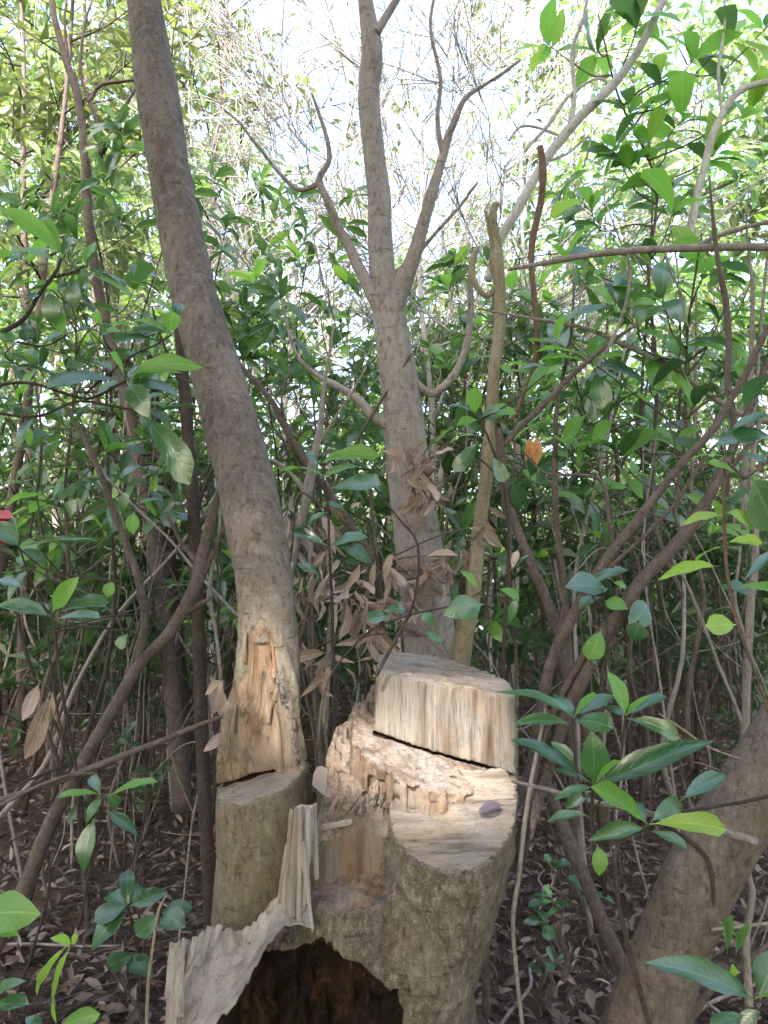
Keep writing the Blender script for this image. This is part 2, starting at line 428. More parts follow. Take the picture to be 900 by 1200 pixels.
def leaf_batch(P, X, up, L, W, lod=1, curl=.15, rs=None):
    """N leaves as arrays -> verts, faces, uv, tint (for one joined foliage part)."""
    rs = rs or RND
    n = len(P)
    X = unit(X); up = np.broadcast_to(np.asarray(up, float), X.shape)
    Z = up - X * np.sum(X * up, 1, keepdims=True)
    Z = unit(Z + 1e-4); Y = np.cross(Z, X)
    ro = rs.normal(0, .45, n)[:, None]
    Y, Z = Y * np.cos(ro) + Z * np.sin(ro), Z * np.cos(ro) - Y * np.sin(ro)
    if lod == 0:
        T = np.array(((0, 0, 0), (.55, -.5, .10), (1, 0, -.12), (.55, .5, .10)))
        Fc = [(0, 1, 2), (0, 2, 3)]
        uv = np.array(((0, .5), (.5, 0), (1, .5), (.5, 1)))
    else:
        T = np.array(((0, 0, 0), (.3, -.38, .09), (.3, 0, .04), (.3, .38, .09), (.68, -.44, .06), (.68, 0, 0), (.68, .44, .06), (1, 0, -.1)))
        Fc = [(0, 1, 2), (0, 2, 3), (1, 4, 5), (1, 5, 2), (2, 5, 6), (2, 6, 3), (4, 7, 5), (5, 7, 6)]
        uv = np.array(((0, .5), (.3, .1), (.3, .5), (.3, .9), (.68, .05), (.68, .5), (.68, .95), (1, .5)))
    k = len(T)
    cu = rs.normal(curl, .12, n)[:, None]
    L = np.broadcast_to(L, (n,))[:, None]; W = np.broadcast_to(W, (n,))[:, None]
    tx = T[:, 0][None] * L; ty = T[:, 1][None] * W; tz = (T[:, 2][None] - cu * T[:, 0][None] ** 2) * L
    V = P[:, None] + X[:, None] * tx[..., None] + Y[:, None] * ty[..., None] + Z[:, None] * tz[..., None]
    faces = (np.array(Fc)[None] + (np.arange(n) * k)[:, None, None]).reshape(-1, 3)
    tint = np.repeat(rs.rand(n), len(Fc))
    return V.reshape(-1, 3), faces, np.tile(uv, (n, 1)), tint

def whorls(tips, dirs, rs, n=(4, 8), L=.12, ratio=.32, droop=.15):
    """leaf placement arrays: rosettes at twig tips"""
    P, X, Ls = [], [], []
    for p, d in zip(tips, dirs):
        m = rs.randint(n[0], n[1] + 1)
        d = unit(d); a = unit(np.cross(d, (.2, .3, .93) if abs(d[2]) < .9 else (1, 0, 0))); b = np.cross(d, a)
        th = rs.rand() * 6.28 + np.arange(m) * 2.4 + rs.normal(0, .25, m)
        el = rs.uniform(-.1, .85, m)
        x = (a[None] * np.cos(th)[:, None] + b[None] * np.sin(th)[:, None]) * np.cos(el)[:, None] + d[None] * np.sin(el)[:, None]
        x[:, 2] -= droop * rs.rand(m)
        P.append(p[None] - d[None] * rs.uniform(0, .35 * L, m)[:, None]); X.append(unit(x)); Ls.append(L * rs.uniform(.55, 1.15, m))
    P, X, Ls = np.vstack(P), np.vstack(X), np.concatenate(Ls)
    return P, X, Ls, Ls * ratio * rs.uniform(.8, 1.2, len(Ls))

def grow(rs, base, h, lean=(0, 0), r0=.015, first=.35, nb=9, blen=.4, sub=3, wander=.06, up=.45):
    """a sapling: trunk, limbs, twigs -> list of (pts, radii, sides), twig tips and their directions"""
    base = np.asarray(base, float)
    ts = np.linspace(0, 1, 7)
    tr = base[None] + np.stack([lean[0] * ts ** 1.3, lean[1] * ts ** 1.3, h * ts], 1)
    w = rs.normal(0, wander * h * .35, (7, 2)); w[0] = 0
    tr[:, :2] += np.cumsum(w, 0) * .45
    segs = [(tr, r0 * (1 - .75 * ts), 6)]
    tips, dirs = [tr[-1]], [tr[-1] - tr[-2]]
    ph = rs.rand() * 6.28
    for k in range(nb):
        f = first + (1 - first) * (k + rs.rand() * .8) / nb
        f = min(f, .97)
        i = min(int(f * 6), 5); q = f * 6 - i
        p = tr[i] * (1 - q) + tr[i + 1] * q
        az = ph + k * 2.4 + rs.normal(0, .4)
        ln = blen * h * (1.15 - .6 * f) * rs.uniform(.6, 1.25)
        d = np.array((math.cos(az), math.sin(az), up + rs.normal(0, .25)))
        d = unit(d)
        pts = [p]
        for s in range(3):
            d = unit(d + rs.normal(0, .16, 3) + np.array((0, 0, .08)))
            pts.append(pts[-1] + d * ln / 3)
        pts = np.array(pts)
        rb = max(r0 * (1 - .75 * f) * .5, .0022)
        segs.append((pts, np.linspace(rb, .0018, 4), 4))
        tips.append(pts[-1]); dirs.append(d)
        for s in range(sub):
            g = rs.uniform(.3, .95)
            i2 = min(int(g * 3), 2); q2 = g * 3 - i2
            p2 = pts[i2] * (1 - q2) + pts[i2 + 1] * q2
            d2 = unit(d + rs.normal(0, .65, 3))
            l2 = ln * rs.uniform(.2, .5)
            m2 = p2 + d2 * l2 * .5 + rs.normal(0, .02, 3)
            e2 = m2 + unit(d2 + np.array((0, 0, .25))) * l2 * .5
            segs.append((np.array((p2, m2, e2)), np.array((rb * .6, rb * .45, .0013)), 3))
            tips.append(e2); dirs.append(e2 - m2)
    return segs, np.array(tips), np.array(dirs)
def stems_part(root, segs, mat, name="stem", sub=3):
    bag = Bag()
    for p, r, s in segs:
        bag.add(tube(p, r, s, sub if s > 4 else 2))
    return part(name, root, bag.V(), bag.f, mat)

# ------------------------------------------------------------------ carved solids (surface nets over an implicit solid)
def surface_net(fn, lo, hi, h):
    """fn(P)->(d,label). Extract d=0; returns verts, quads, label per vertex."""
    lo = np.asarray(lo, float); n = np.ceil((np.asarray(hi) - lo) / h).astype(int) + 1
    xs = [lo[i] + np.arange(n[i]) * h for i in range(3)]
    D = np.empty(n, dtype=np.float32)
    yy, zz = np.meshgrid(xs[1], xs[2], indexing='ij')
    flat = np.stack([np.zeros(yy.size), yy.ravel(), zz.ravel()], 1)
    for i, x in enumerate(xs[0]):
        flat[:, 0] = x
        D[i] = fn(flat, False)[0].reshape(n[1], n[2])
    band = np.abs(D) < .045
    idx = np.argwhere(band)
    P = lo[None] + idx * h
    D[band] = fn(P, True)[0]
    S = D < 0
    c = np.zeros(tuple(n - 1), dtype=np.int8)
    cnt = np.zeros(tuple(n - 1), dtype=np.int8)
    for a in (0, 1):
        for b in (0, 1):
            for e in (0, 1):
                cnt += S[a:n[0] - 1 + a, b:n[1] - 1 + b, e:n[2] - 1 + e]
    act = (cnt > 0) & (cnt < 8)
    cells = np.argwhere(act)
    vid = -np.ones(tuple(n - 1), dtype=np.int64)
    vid[act] = np.arange(len(cells))
    acc = np.zeros((len(cells), 3)); num = np.zeros(len(cells))
    corners = [(a, b, e) for a in (0, 1) for b in (0, 1) for e in (0, 1)]
    for p in corners:
        for ax in range(3):
            if p[ax]: continue
            q = list(p); q[ax] = 1
            d0 = D[cells[:, 0] + p[0], cells[:, 1] + p[1], cells[:, 2] + p[2]]
            d1 = D[cells[:, 0] + q[0], cells[:, 1] + q[1], cells[:, 2] + q[2]]
            m = (d0 < 0) != (d1 < 0)
            t = np.where(m, d0 / np.where(m, d0 - d1, 1), 0)
            pos = np.tile(np.array(p, float), (len(cells), 1)); pos[:, ax] = t
            acc[m] += pos[m]; num[m] += 1
    V = lo[None] + (cells + acc / num[:, None]) * h
    quads = []
    for ax in range(3):
        u, w = [(1, 2), (2, 0), (0, 1)][ax]
        sl0 = [slice(None)] * 3; sl1 = [slice(None)] * 3
        sl0[ax] = slice(0, n[ax] - 1); sl1[ax] = slice(1, n[ax])
        e = S[tuple(sl0)] != S[tuple(sl1)]
        I = np.argwhere(e)
        ok = (I[:, u] > 0) & (I[:, w] > 0) & (I[:, u] < n[u] - 1) & (I[:, w] < n[w] - 1)
        I = I[ok]
        ins = S[I[:, 0], I[:, 1], I[:, 2]]
        def cell(du, dw):
            J = I.copy(); J[:, u] -= du; J[:, w] -= dw
            return vid[J[:, 0], J[:, 1], J[:, 2]]
        q = np.stack([cell(1, 1), cell(0, 1), cell(0, 0), cell(1, 0)], 1)
        q[~ins] = q[~ins][:, ::-1]
        quads.append(q)
    Q = np.vstack(quads)
    lab = fn(V, True)[1]
    return V, Q, lab
def components(q, nv):
    lab = np.arange(nv)
    while True:
        m = lab[q].min(1)
        new = lab.copy()
        for k in range(4): np.minimum.at(new, q[:, k], m)
        new = new[new]
        if (new == lab).all(): return lab[q[:, 0]]
        lab = new
def carve_parts(root, V, Q, lab, names):
    """split the carved surface into one part per surface kind and per separate piece"""
    for _ in range(4):                                                  # even out specks along the borders
        fl = np.sort(lab[Q], 1)[:, 1]
        cntv = np.zeros((len(V), 8))
        for c in range(4): np.add.at(cntv, (Q[:, c], fl), 1)
        lab = cntv.argmax(1)
    fl = np.sort(lab[Q], 1)[:, 1]
    for _ in range(3):                                                  # crumbs take the surface around them
        allc = np.zeros(len(Q), dtype=np.int64); small = np.zeros(len(Q), bool)
        for k in names:
            m = np.where(fl == k)[0]
            if not len(m): continue
            cp = components(Q[m], len(V)); ids, inv, cnt = np.unique(cp, return_inverse=True, return_counts=True)
            small[m] = (cnt < 30)[inv]
            allc[m] = cp * 10 + k
        if not small.any(): break
        cntv = np.zeros((len(V), 8))
        for c in range(4): np.add.at(cntv, (Q[~small][:, c], fl[~small]), 1)
        for cid in np.unique(allc[small]):
            m = np.where(allc == cid)[0]
            tot = cntv[np.unique(Q[m])].sum(0)
            if tot.sum() > 0: fl[m] = tot.argmax()
    for k, (nm, mat) in names.items():
        q = Q[fl == k]
        if len(q) < 4: continue
        cp = components(q, len(V))
        ids, cnt = np.unique(cp, return_counts=True)
        order = ids[np.argsort(-cnt)]; size = dict(zip(ids, cnt))
        big = [i for i in order if size[i] > 20] or [order[0]]
        for n, i in enumerate(big):
            sel = (cp == i) if n else ~np.isin(cp, big[1:])
            f = q[sel]
            used = np.unique(f); mp = np.zeros(len(V), dtype=np.int64); mp[used] = np.arange(len(used))
            part(nm, root, V[used], mp[f], M[mat])

# ------------------------------------------------------------------ the ground
def ground_z(x, y):
    P = np.stack([np.asarray(x, float).ravel(), np.asarray(y, float).ravel(), np.zeros(np.size(x))], 1)
    z = noise(P, (.45, .45, 1), 1) * .10 + noise(P, (1.7, 1.7, 1), 2) * .03
    d = np.hypot(P[:, 0], P[:, 1])
    return (z * np.clip((d - 1.0) / 3, .15, 1) - .02).reshape(np.shape(x))
def gz(x, y): return float(ground_z(np.array([x]), np.array([y]))[0])
gx = np.concatenate([np.linspace(-120, -12, 10), np.linspace(-11.5, 11.5, 116), np.linspace(12, 120, 10)])
gy = np.concatenate([np.linspace(-60, -8, 6), np.linspace(-7, 16, 116), np.linspace(17, 160, 12)])
GX, GY = np.meshgrid(gx, gy, indexing='ij')
GV = np.stack([GX.ravel(), GY.ravel(), ground_z(GX, GY).ravel()], 1)
ni, nj = len(gx), len(gy)
ii, jj = np.meshgrid(np.arange(ni - 1), np.arange(nj - 1), indexing='ij')
a_ = (ii * nj + jj).ravel()
GF = np.stack([a_, a_ + nj, a_ + nj + 1, a_ + 1], 1)
ground = tag(link("ground", mesh_from("ground", GV, GF, M['floor'])), "brown forest floor of soil and rotting leaves", "ground", kind="structure")

# ------------------------------------------------------------------ the big chopped stump
def lerp(z, zs, vs): return np.interp(z, zs, vs)
def col(P, zs, cx, cyy, r, sx=1.0):
    z = P[:, 2]
    return np.hypot((P[:, 0] - lerp(z, zs, cx)) / sx, P[:, 1] - lerp(z, zs, cyy)) - lerp(z, zs, r)
def smin(a, b, k):
    h = np.clip(.5 + .5 * (b - a) / k, 0, 1)
    return b + (a - b) * h - k * h * (1 - h)
def carve(pieces):
    """pieces: list of [(d,label),...] intersections; their union"""
    D = L = None
    for pc in pieces:
        d = pc[0][0]; l = np.full(len(d), pc[0][1])
        for e, k in pc[1:]:
            m = e > d
            d = np.where(m, e, d); l = np.where(m, k, l)
        if D is None: D, L = d, l
        else:
            m = d < D
            D = np.where(m, d, D); L = np.where(m, l, L)
    return D, L
BARK, FACE, SAW, TIER, NOTCH, ROT, TORN = range(7)
_cell = np.random.RandomState(8).rand(64, 64) * 2 - 1
def chunks(a, b, sa, sb):
    """one random value per fibre bundle"""
    return _cell[np.floor(a * sa).astype(int) & 63, np.floor(b * sb).astype(int) & 63]
FOLD = (at(446, 1026, 1.77), at(530, 1118, 1.74))
def stump_fn(P, fine):
    x, y, z = P.T
    R = col(P, [0, .38, .72, 1], [-.02, .045, .155, .17], [1.86, 1.875, 1.90, 1.92], [.22, .145, .147, .15])
    Lb = col(P, [0, .38, .64, .85], [-.14, -.10, -.07, -.02], [1.84, 1.85, 1.88, 2.0], [.26, .155, .122, .125])
    B = col(P, [0, .38, .85, 1.2], [0, .03, .12, .125], [2.05, 2.03, 2.05, 2.06], [.26, .19, .215, .212])
    Lf = col(P, [0, .38, .6], [-.29, -.265, -.24], [1.86, 1.885, 1.9], [.24, .175, .13])
    if fine:
        bn = noise(P, (26, 26, 16)) * .0042 + noise(P, (80, 80, 60), 1) * .0022 + noise(P, (7, 7, 4), 2) * .010
        g = noise(P, (70, 70, 5), 3); g2 = noise(P, (28, 28, 3), 4); g3 = noise(P, (150, 150, 14), 5)
        j = noise(P, (34, 34, 34), 6); j2 = noise(P, (85, 85, 85), 7); big = noise(P, (9, 9, 9), 8)
        sp = noise(P, (60, 60, 9), 9)
        ch = chunks(x + .006 * j, y + .006 * g2, 75, 60); ch2 = chunks(x + .01 * g2, z + .012 * j, 48, 30)
    else:
        bn = g = g2 = g3 = j = j2 = big = sp = ch = ch2 = 0.0
    bark = smin(smin(R, Lb, .018), B, .03) + bn
    # fold where the two lobes grew together
    a0, b0 = FOLD
    ab = b0 - a0; tt = np.clip(((x - a0[0]) * ab[0] + (z - a0[2]) * ab[2]) / (ab[0] ** 2 + ab[2] ** 2), 0, 1)
    dx, dz = x - a0[0] - tt * ab[0], z - a0[2] - tt * ab[2]
    dd = np.hypot(dx, dz); sgn = np.where(dx * ab[2] - dz * ab[0] > 0, 1, -1)
    bark = bark + np.where(y < 1.88, .010 * np.exp(-(dd / .006) ** 2) - .007 * np.exp(-((dd - .016) / .012) ** 2), 0) * (1 - .5 * tt)
    ztop0 = 1.0975 - .155 * (x + .01)
    yb = 2.03 + .10 * (x - .16) ** 2 * 4 + g * .006 + g2 * .007 + g3 * .002 - .006 * np.clip((z - ztop0 + .012) / .012, 0, 1) * j
    ztop = 1.0975 - .155 * (x + .01) + .17 * (y - 2.03) + j * .004 + big * .006 + g3 * .003
    zk = .895 - .287 * (x - .16)
    yt = np.interp(x, [-.12, -.05, .03, .10, .17, .23, .29, .36], [2.00, 1.955, 1.905, 1.882, 1.90, 1.925, 1.985, 2.05]) + j * .006 + sp * .006 + big * .010 + ch2 * .011
    z2 = zk + .38 * (y - 2.03) + j * .003 + j2 * .0025 + big * .005 + ch * .0035
    z1 = .718 + .65 * (y - 1.755) + .1 * (x - .158) + j2 * .0016 + big * .003
    ym = 1.868 + .022 * np.cos((x + .06) * 22) + g * .004 + g2 * .005
    zm = .765 + .85 * (y - 1.87) + sp * .008 + j * .004 + ch * .017
    zl = .632 + .25 * (y - 1.75) + .16 * (x + .07) + sp * .005 + j * .004 + ch * .005
    hol = 1 - np.sqrt(((x + .20) / .25) ** 2 + ((y - 1.69) / .20) ** 2 + ((z - .33) / .285) ** 2)
    hol = hol * .18 + (big * .026 + j * .014 + sp * .008 + g2 * .010)
    kerf = np.maximum(np.abs(z - zk - .002) - .0035, -(y - 1.99))       # saw kerf under the block
    ledge = np.maximum(-(y - 2.03), 0)
    D, L = carve([
        [(bark, BARK), (yb - y, FACE), (z - ztop, SAW), (-.02 - .02 * (1.02 - z) - x + g * .004, FACE), (zk - .05 - z, FACE)],
        [(bark, BARK), (yt - y, NOTCH), (z - z2, TIER), (.60 - z, NOTCH), (-.082 - x + j * .006, BARK)],
        [(np.maximum(R + bn, bark), BARK), (z - z1, SAW), (y - 1.99, BARK), (.5 - z, BARK)],
        [(bark, BARK), (ym - y, NOTCH), (z - zm, TIER), (x - .06, NOTCH), (.55 - z, NOTCH)],
        [(bark, BARK), (z - zl, NOTCH)],
        [(Lf + bn, BARK), (z - .525 + .25 * (y - 1.9) - ch * .012, NOTCH)],
    ])
    m = hol > D
    D = np.where(m, hol, D); L = np.where(m, ROT, L)
    cut = -(np.maximum(np.abs(z - zk - .003 - big * .004) - .0042 - big * .001, -(y - 2.015)))    # dark kerf
    m = (cut > D) & (y < 2.07) & (x > -.03)
    D = np.where(m, cut, D); L = np.where(m, ROT, L)
    rim = (np.abs(bark) < .008 + .005 * big + .003 * j) & np.isin(L, (SAW, TIER, NOTCH)) & (z < .95)
    L = np.where(rim, TORN, L)
    return D, L
V, Q, lab = surface_net(stump_fn, (-.56, 1.56, -.05), (.40, 2.29, 1.15), .0046)
stump = thing("tree_stump", (0.03, 1.95, 0.0), "big grey chopped tree stump with a tall sawn block and rotten hollow", "stump")
carve_parts(stump, V, Q, lab, {BARK: ("bark", 'bark_stump'), FACE: ("split_face", 'wood_face'), SAW: ("sawn_face", 'wood_saw'), TIER: ("hacked_face", 'wood_tier'),
                               NOTCH: ("notch", 'wood_notch'), ROT: ("hollow", 'rotten'), TORN: ("torn_rim", 'torn_bark')})
# torn shell of the hollow root
def sheet(top, bot, ytop, ybot, thick, nu=60, nv=26, seed=0):
    top, bot = np.asarray(top, float), np.asarray(bot, float)
    def res(p, n):
        d = np.r_[0, np.cumsum(np.hypot(*np.diff(p, axis=0).T))]; s = np.linspace(0, d[-1], n)
        return np.stack([np.interp(s, d, p[:, 0]), np.interp(s, d, p[:, 1])], 1)
    a, b = res(top, nu), res(bot, nu)
    front, back = [], []
    for i in range(nu):
        u = i / (nu - 1)
        for k in range(nv):
            v = k / (nv - 1)
            q = a[i] * (1 - v) + b[i] * v
            Y = (np.interp(u, [0, .5, 1], ytop)) * (1 - v) + np.interp(u, [0, .5, 1], ybot) * v + .03 * math.sin(v * math.pi) * (1 - .3 * u)
            front.append(at(q[0], q[1], Y)); back.append(at(q[0], q[1], Y) + np.array((0, thick * (1.0 + .5 * math.sin(9 * u)), -.006)))
    Fp, Bp = np.array(front), np.array(back)
    ed = np.tile(np.minimum(np.linspace(0, 1, nv), np.linspace(1, 0, nv)) * 8, nu).clip(0, 1)
    s = np.repeat(np.linspace(0, 1, nu), nv)
    g = noise(np.stack([s * 26, np.zeros_like(s), Fp[:, 2] * 6], 1), (1, 1, 1), seed)
    g2 = noise(np.stack([s * 60, np.zeros_like(s), Fp[:, 2] * 10], 1), (1, 1, 1), seed + 3)
    Fp[:, 1] += g * .004 + g2 * .0015; Bp[:, 1] += g * .004
    edg = (1 - ed) * (g2 * .005 + g * .005)
    Fp[:, 2] += edg; Bp[:, 2] += edg
    n = nu * nv
    V = np.vstack([Fp, Bp]); Fc = []
    for i in range(nu - 1):
        for k in range(nv - 1):
            p = i * nv + k
            Fc.append([p, p + 1, p + nv + 1, p + nv]); Fc.append([n + p, n + p + nv, n + p + nv + 1, n + p + 1])
    for i in range(nu - 1):
        p = i * nv; Fc.append([p, p + nv, n + p + nv, n + p]); p += nv - 1; Fc.append([p, n + p, n + p + nv, p + nv])
    for k in range(nv - 1):
        p = k; Fc.append([p, n + p, n + p + 1, p + 1]); p += (nu - 1) * nv; Fc.append([p, p + 1, n + p + 1, n + p])
    return V, Fc
V, Fc = sheet([(199, 1112), (212, 1104), (222, 1112), (236, 1094), (262, 1089), (294, 1086), (312, 1064), (335, 1040), (358, 1028)],
              [(192, 1295), (222, 1232), (252, 1200), (278, 1172), (298, 1136), (316, 1103), (334, 1083), (368, 1086)],
              [1.72, 1.79, 1.80], [1.58, 1.64, 1.74], .022)
shell = part("torn_shell", stump, V, Fc, M['wood_grey'])
def splinter(p0, p1, w0, w1, Y0, Y1, th=.5, seed=0, rag=.3):
    A, B = at(*p0, Y0), at(*p1, Y1)
    rs = np.random.RandomState(seed)
    d = unit(B - A); sx = unit(np.cross(d, (0, 1, 0))); sy = np.cross(sx, d)
    k = 9; ang = np.linspace(0, 2 * math.pi, k, endpoint=False); jit = rs.uniform(.7, 1.25, k)
    n = 12; V = []
    ends = rs.uniform(-rag, rag, (2, k)) * .06
    for i in range(n):
        t = i / (n - 1)
        w = (w0 * (1 - t) + w1 * t) / F * 1.75 * .5
        for q in range(k):
            e = (ends[0, q] * (1 - t) + ends[1, q] * t) * np.linalg.norm(B - A) * 1.6
            V.append(A + (B - A) * t + d * e + (sx * math.cos(ang[q]) + sy * math.sin(ang[q]) * th) * w * jit[q] * (1 + .08 * rs.normal()))
    Fc = [[i * k + q, i * k + (q + 1) % k, (i + 1) * k + (q + 1) % k, (i + 1) * k + q] for i in range(n - 1) for q in range(k)]
    Fc += [list(range(k))[::-1], list(range((n - 1) * k, n * k))]
    return np.array(V), Fc
SPL = [((357, 945), (346, 1064), 22, 27, 1.775, 1.765, .5, 0), ((354, 985), (366, 1090), 13, 3, 1.748, 1.738, .6, 0), ((343, 950), (334, 1066), 9, 12, 1.772, 1.765, .6, 0), ((367, 944), (371, 1030), 8, 6, 1.785, 1.78, .7, 0),
       ((349, 947), (340, 1072), 7, 9, 1.758, 1.75, .7, 0), ((361, 950), (357, 1060), 6, 8, 1.757, 1.747, .7, 0), ((352, 960), (350, 1078), 5, 6, 1.75, 1.743, .7, 0), ((338, 990), (329, 1058), 6, 8, 1.775, 1.77, .7, 0),
       ((204, 1106), (200, 1215), 10, 14, 1.70, 1.655, .5, 1), ((211, 1110), (209, 1190), 6, 9, 1.695, 1.66, .6, 1), ((229, 1098), (219, 1140), 6, 8, 1.71, 1.695, .6, 1), ((246, 1086), (232, 1132), 9, 10, 1.735, 1.71, .5, 1), ((258, 1084), (241, 1114), 6, 8, 1.75, 1.73, .5, 1),
       ((216, 1100), (212, 1150), 5, 7, 1.70, 1.675, .6, 1), ((240, 1092), (224, 1128), 5, 7, 1.73, 1.705, .6, 1), ((234, 1118), (214, 1152), 4, 5, 1.70, 1.68, .6, 1), ((199, 1120), (196, 1170), 4, 6, 1.70, 1.67, .6, 1),
       ((376, 970), (412, 963), 6, 6, 1.82, 1.85, .35, 0)]
rsp = np.random.RandomState(61)
for q in range(34):                                                    # crumbling rot inside the hollow
    bx = rsp.uniform(275, 465); by = rsp.uniform(1130, 1225) + abs(bx - 370) * .25
    SPL.append(((bx, by + 20), (bx + rsp.normal(0, 7), by - rsp.uniform(6, 30)), rsp.uniform(6, 15), rsp.uniform(2, 6), 1.83 + .04 * rsp.rand(), 1.85 + .04 * rsp.rand(), .5, 4))
for q in range(30):                                                    # splintered fibres standing up the hacked left shoulder
    u = rsp.rand(); bx, by = 376 + 78 * u + rsp.normal(0, 4), 960 - 20 * u + rsp.normal(0, 6)
    SPL.append(((bx, by), (bx + rsp.uniform(2, 14), by - rsp.uniform(8, 22)), rsp.uniform(3, 7), rsp.uniform(1, 2.5), 1.872 + .02 * u, 1.895 + .03 * u, .35, 2))
for i, (p0, p1, w0, w1, Y0, Y1, th, kd) in enumerate(SPL):
    V, Fc = splinter(p0, p1, w0, w1, Y0, Y1, th, 20 + i)
    part("splinter", shell if kd == 1 else stump, V, Fc, M[('wood_grey', 'wood_grey', 'wood_tier', 'wood_face', 'rotten')[kd]], False)

# ------------------------------------------------------------------ the leaning tree chopped half through (on the left)
LT_PTS = [(1340, 300, 78), (1180, 304, 64), (1090, 306, 57), (1000, 309, 54), (935, 309, 54), (890, 307, 49), (850, 306, 44), (800, 313, 38), (750, 314, 34.5), (700, 311, 34), (640, 303, 34),
          (550, 284, 33), (480, 265, 32), (400, 243, 29.5), (330, 224, 27), (250, 208, 26), (200, 199, 25.5), (100, 183, 25), (0, 169, 21), (-150, 148, 19), (-400, 120, 17)]
LYs = [2.08 if p[0] > 690 else 2.08 + (690 - p[0]) / 690 * .62 for p in LT_PTS]
LC = np.array([at(p[1], p[0], Y) for p, Y in zip(LT_PTS, LYs)])
LR = np.array([p[2] / F * Y for p, Y in zip(LT_PTS, LYs)])
zo = np.argsort(LC[:, 2])
def left_col(P):
    z = P[:, 2]
    return np.hypot(P[:, 0] - np.interp(z, LC[zo, 2], LC[zo, 0]), P[:, 1] - np.interp(z, LC[zo, 2], LC[zo, 1])) - np.interp(z, LC[zo, 2], LR[zo])
def left_bark_noise(P):
    return noise(P, (26, 26, 12), 11) * .0022 + noise(P, (90, 90, 60), 12) * .001 + noise(P, (9, 9, 5), 13) * .004
def left_fn(P, fine):
    x, y, z = P.T
    bark = left_col(P) + np.clip((z - 1.27) / .08, 0, 1) * .012
    if fine:
        bark = bark + left_bark_noise(P)
        g = noise(P, (75, 75, 6), 14); g2 = noise(P, (26, 26, 5), 15); j = noise(P, (40, 40, 40), 16); big = noise(P, (12, 12, 10), 17)
    else: g = g2 = j = big = 0.0
    xc = np.interp(z, LC[zo, 2], LC[zo, 0])
    ed = 2.085 - .088 * (z - .84) / .37 - y
    bark = bark - np.where((z > .80) & (z < 1.26), (.006 + .004 * big) * np.exp(-((ed + .006) / .012) ** 2), 0)
    zk = .842 + .30 * (x + .31)
    yw = 2.085 - .088 * (z - .84) / .37 + g * .005 + g2 * .011 + big * .013 + .010 * np.clip((z - 1.0) / .06, 0, 1) * np.sin((x - xc) * 55 + 1 + 2 * big) - .016 * np.clip((x - xc - .025) / .03, 0, 1)
    led = zk - .30 * (2.085 - y) + j * .003 + big * .003
    D, L = carve([[(bark, BARK), (yw - y, FACE), (zk - .04 - z, BARK), (z - 1.36, BARK)], [(bark, BARK), (z - led, SAW)]])
    cut = -(np.maximum(np.abs(z - zk + .001 - big * .003) - .0040 - big * .001, -(y - 2.075))); m = (cut > D) & (y < 2.11)
    D = np.where(m, cut, D); L = np.where(m, ROT, L)
    lip = (np.abs(bark) < .018 + .012 * big) & (L == FACE) & (x > xc + .02)
    rim = (np.abs(bark) < .006 + .003 * big) & (L == SAW)
    L = np.where(lip | rim, TORN, L)
    return D, L
V, Q, lab = surface_net(left_fn, (-.53, 1.86, -.06), (-.12, 2.30, 1.37), .0046)
ltree = thing("leaning_tree", (LC[0][0], LC[0][1], 0), "leaning brown tree with a deep fresh notch chopped into its base", "tree")
carve_parts(ltree, V, Q, lab, {BARK: ("lower_trunk", 'bark_left'), FACE: ("notch_face", 'wood_wound'), SAW: ("sawn_ledge", 'wood_saw'), ROT: ("saw_kerf", 'rotten'), TORN: ("torn_bark", 'torn_bark')})
k0 = 8
LR[8] *= .90
LR[9] *= 1.005
V, Fc = tube(LC[k0:], LR[k0:], 40, 14, .0)
V = V + unit(V - V.mean(0)) * 0
nn = unit(np.stack([V[:, 0] - np.interp(V[:, 2], LC[zo, 2], LC[zo, 0]), V[:, 1] - np.interp(V[:, 2], LC[zo, 2], LC[zo, 1]), np.zeros(len(V))], 1))
V = V - nn * left_bark_noise(V)[:, None]
part("trunk", ltree, V, Fc, M['bark_left'])
# two bands of bark lichen colour meet where the lower trunk was scraped; a knot scar
def knot(root, px, py, Y, r, mat):
    c = at(px, py, Y)
    a = np.linspace(0, 2 * math.pi, 14, endpoint=False)
    V = [c + np.array((math.cos(t) * r * q, -dy, math.sin(t) * r * q * .8)) for q, dy in ((1.2, -.010), (.85, .0015), (.6, -.001), (.25, .002)) for t in a]
    n = 14
    Fc = [[i * n + j, i * n + (j + 1) % n, (i + 1) * n + (j + 1) % n, (i + 1) * n + j] for i in range(3) for j in range(n)] + [list(range(3 * n, 4 * n))]
    part("knot", root, np.array(V), Fc, mat)
for q in range(22):
    u = rsp.rand(); side = q % 3
    if side == 0: b = (262 + 26 * u, 905 - 130 * u); e = (b[0] + 5 + rsp.normal(0, 2), b[1] - rsp.uniform(18, 45)); Yq = 2.05
    elif side == 1: b = (348 - 22 * u, 885 - 120 * u); e = (b[0] - 4 + rsp.normal(0, 2), b[1] - rsp.uniform(15, 40)); Yq = 2.045
    else: b = (285 + 40 * rsp.rand(), 850 - 80 * u); e = (b[0] + rsp.normal(0, 3), b[1] - rsp.uniform(12, 45)); Yq = 2.052 - .05 * u
    V, Fc = splinter(b, e, rsp.uniform(4, 9), rsp.uniform(1, 3), Yq, Yq - .012, .5, 200 + q)
    part("splinter", ltree, V, Fc, M['torn_bark'] if side == 1 and q % 2 else M['wood_wound'], False)
knot(ltree, 293, 536, 2.218 - .076, .017, M['bark_left'])
knot(ltree, 203, 228, 2.495 - .068, .008, M['bark_dark'])

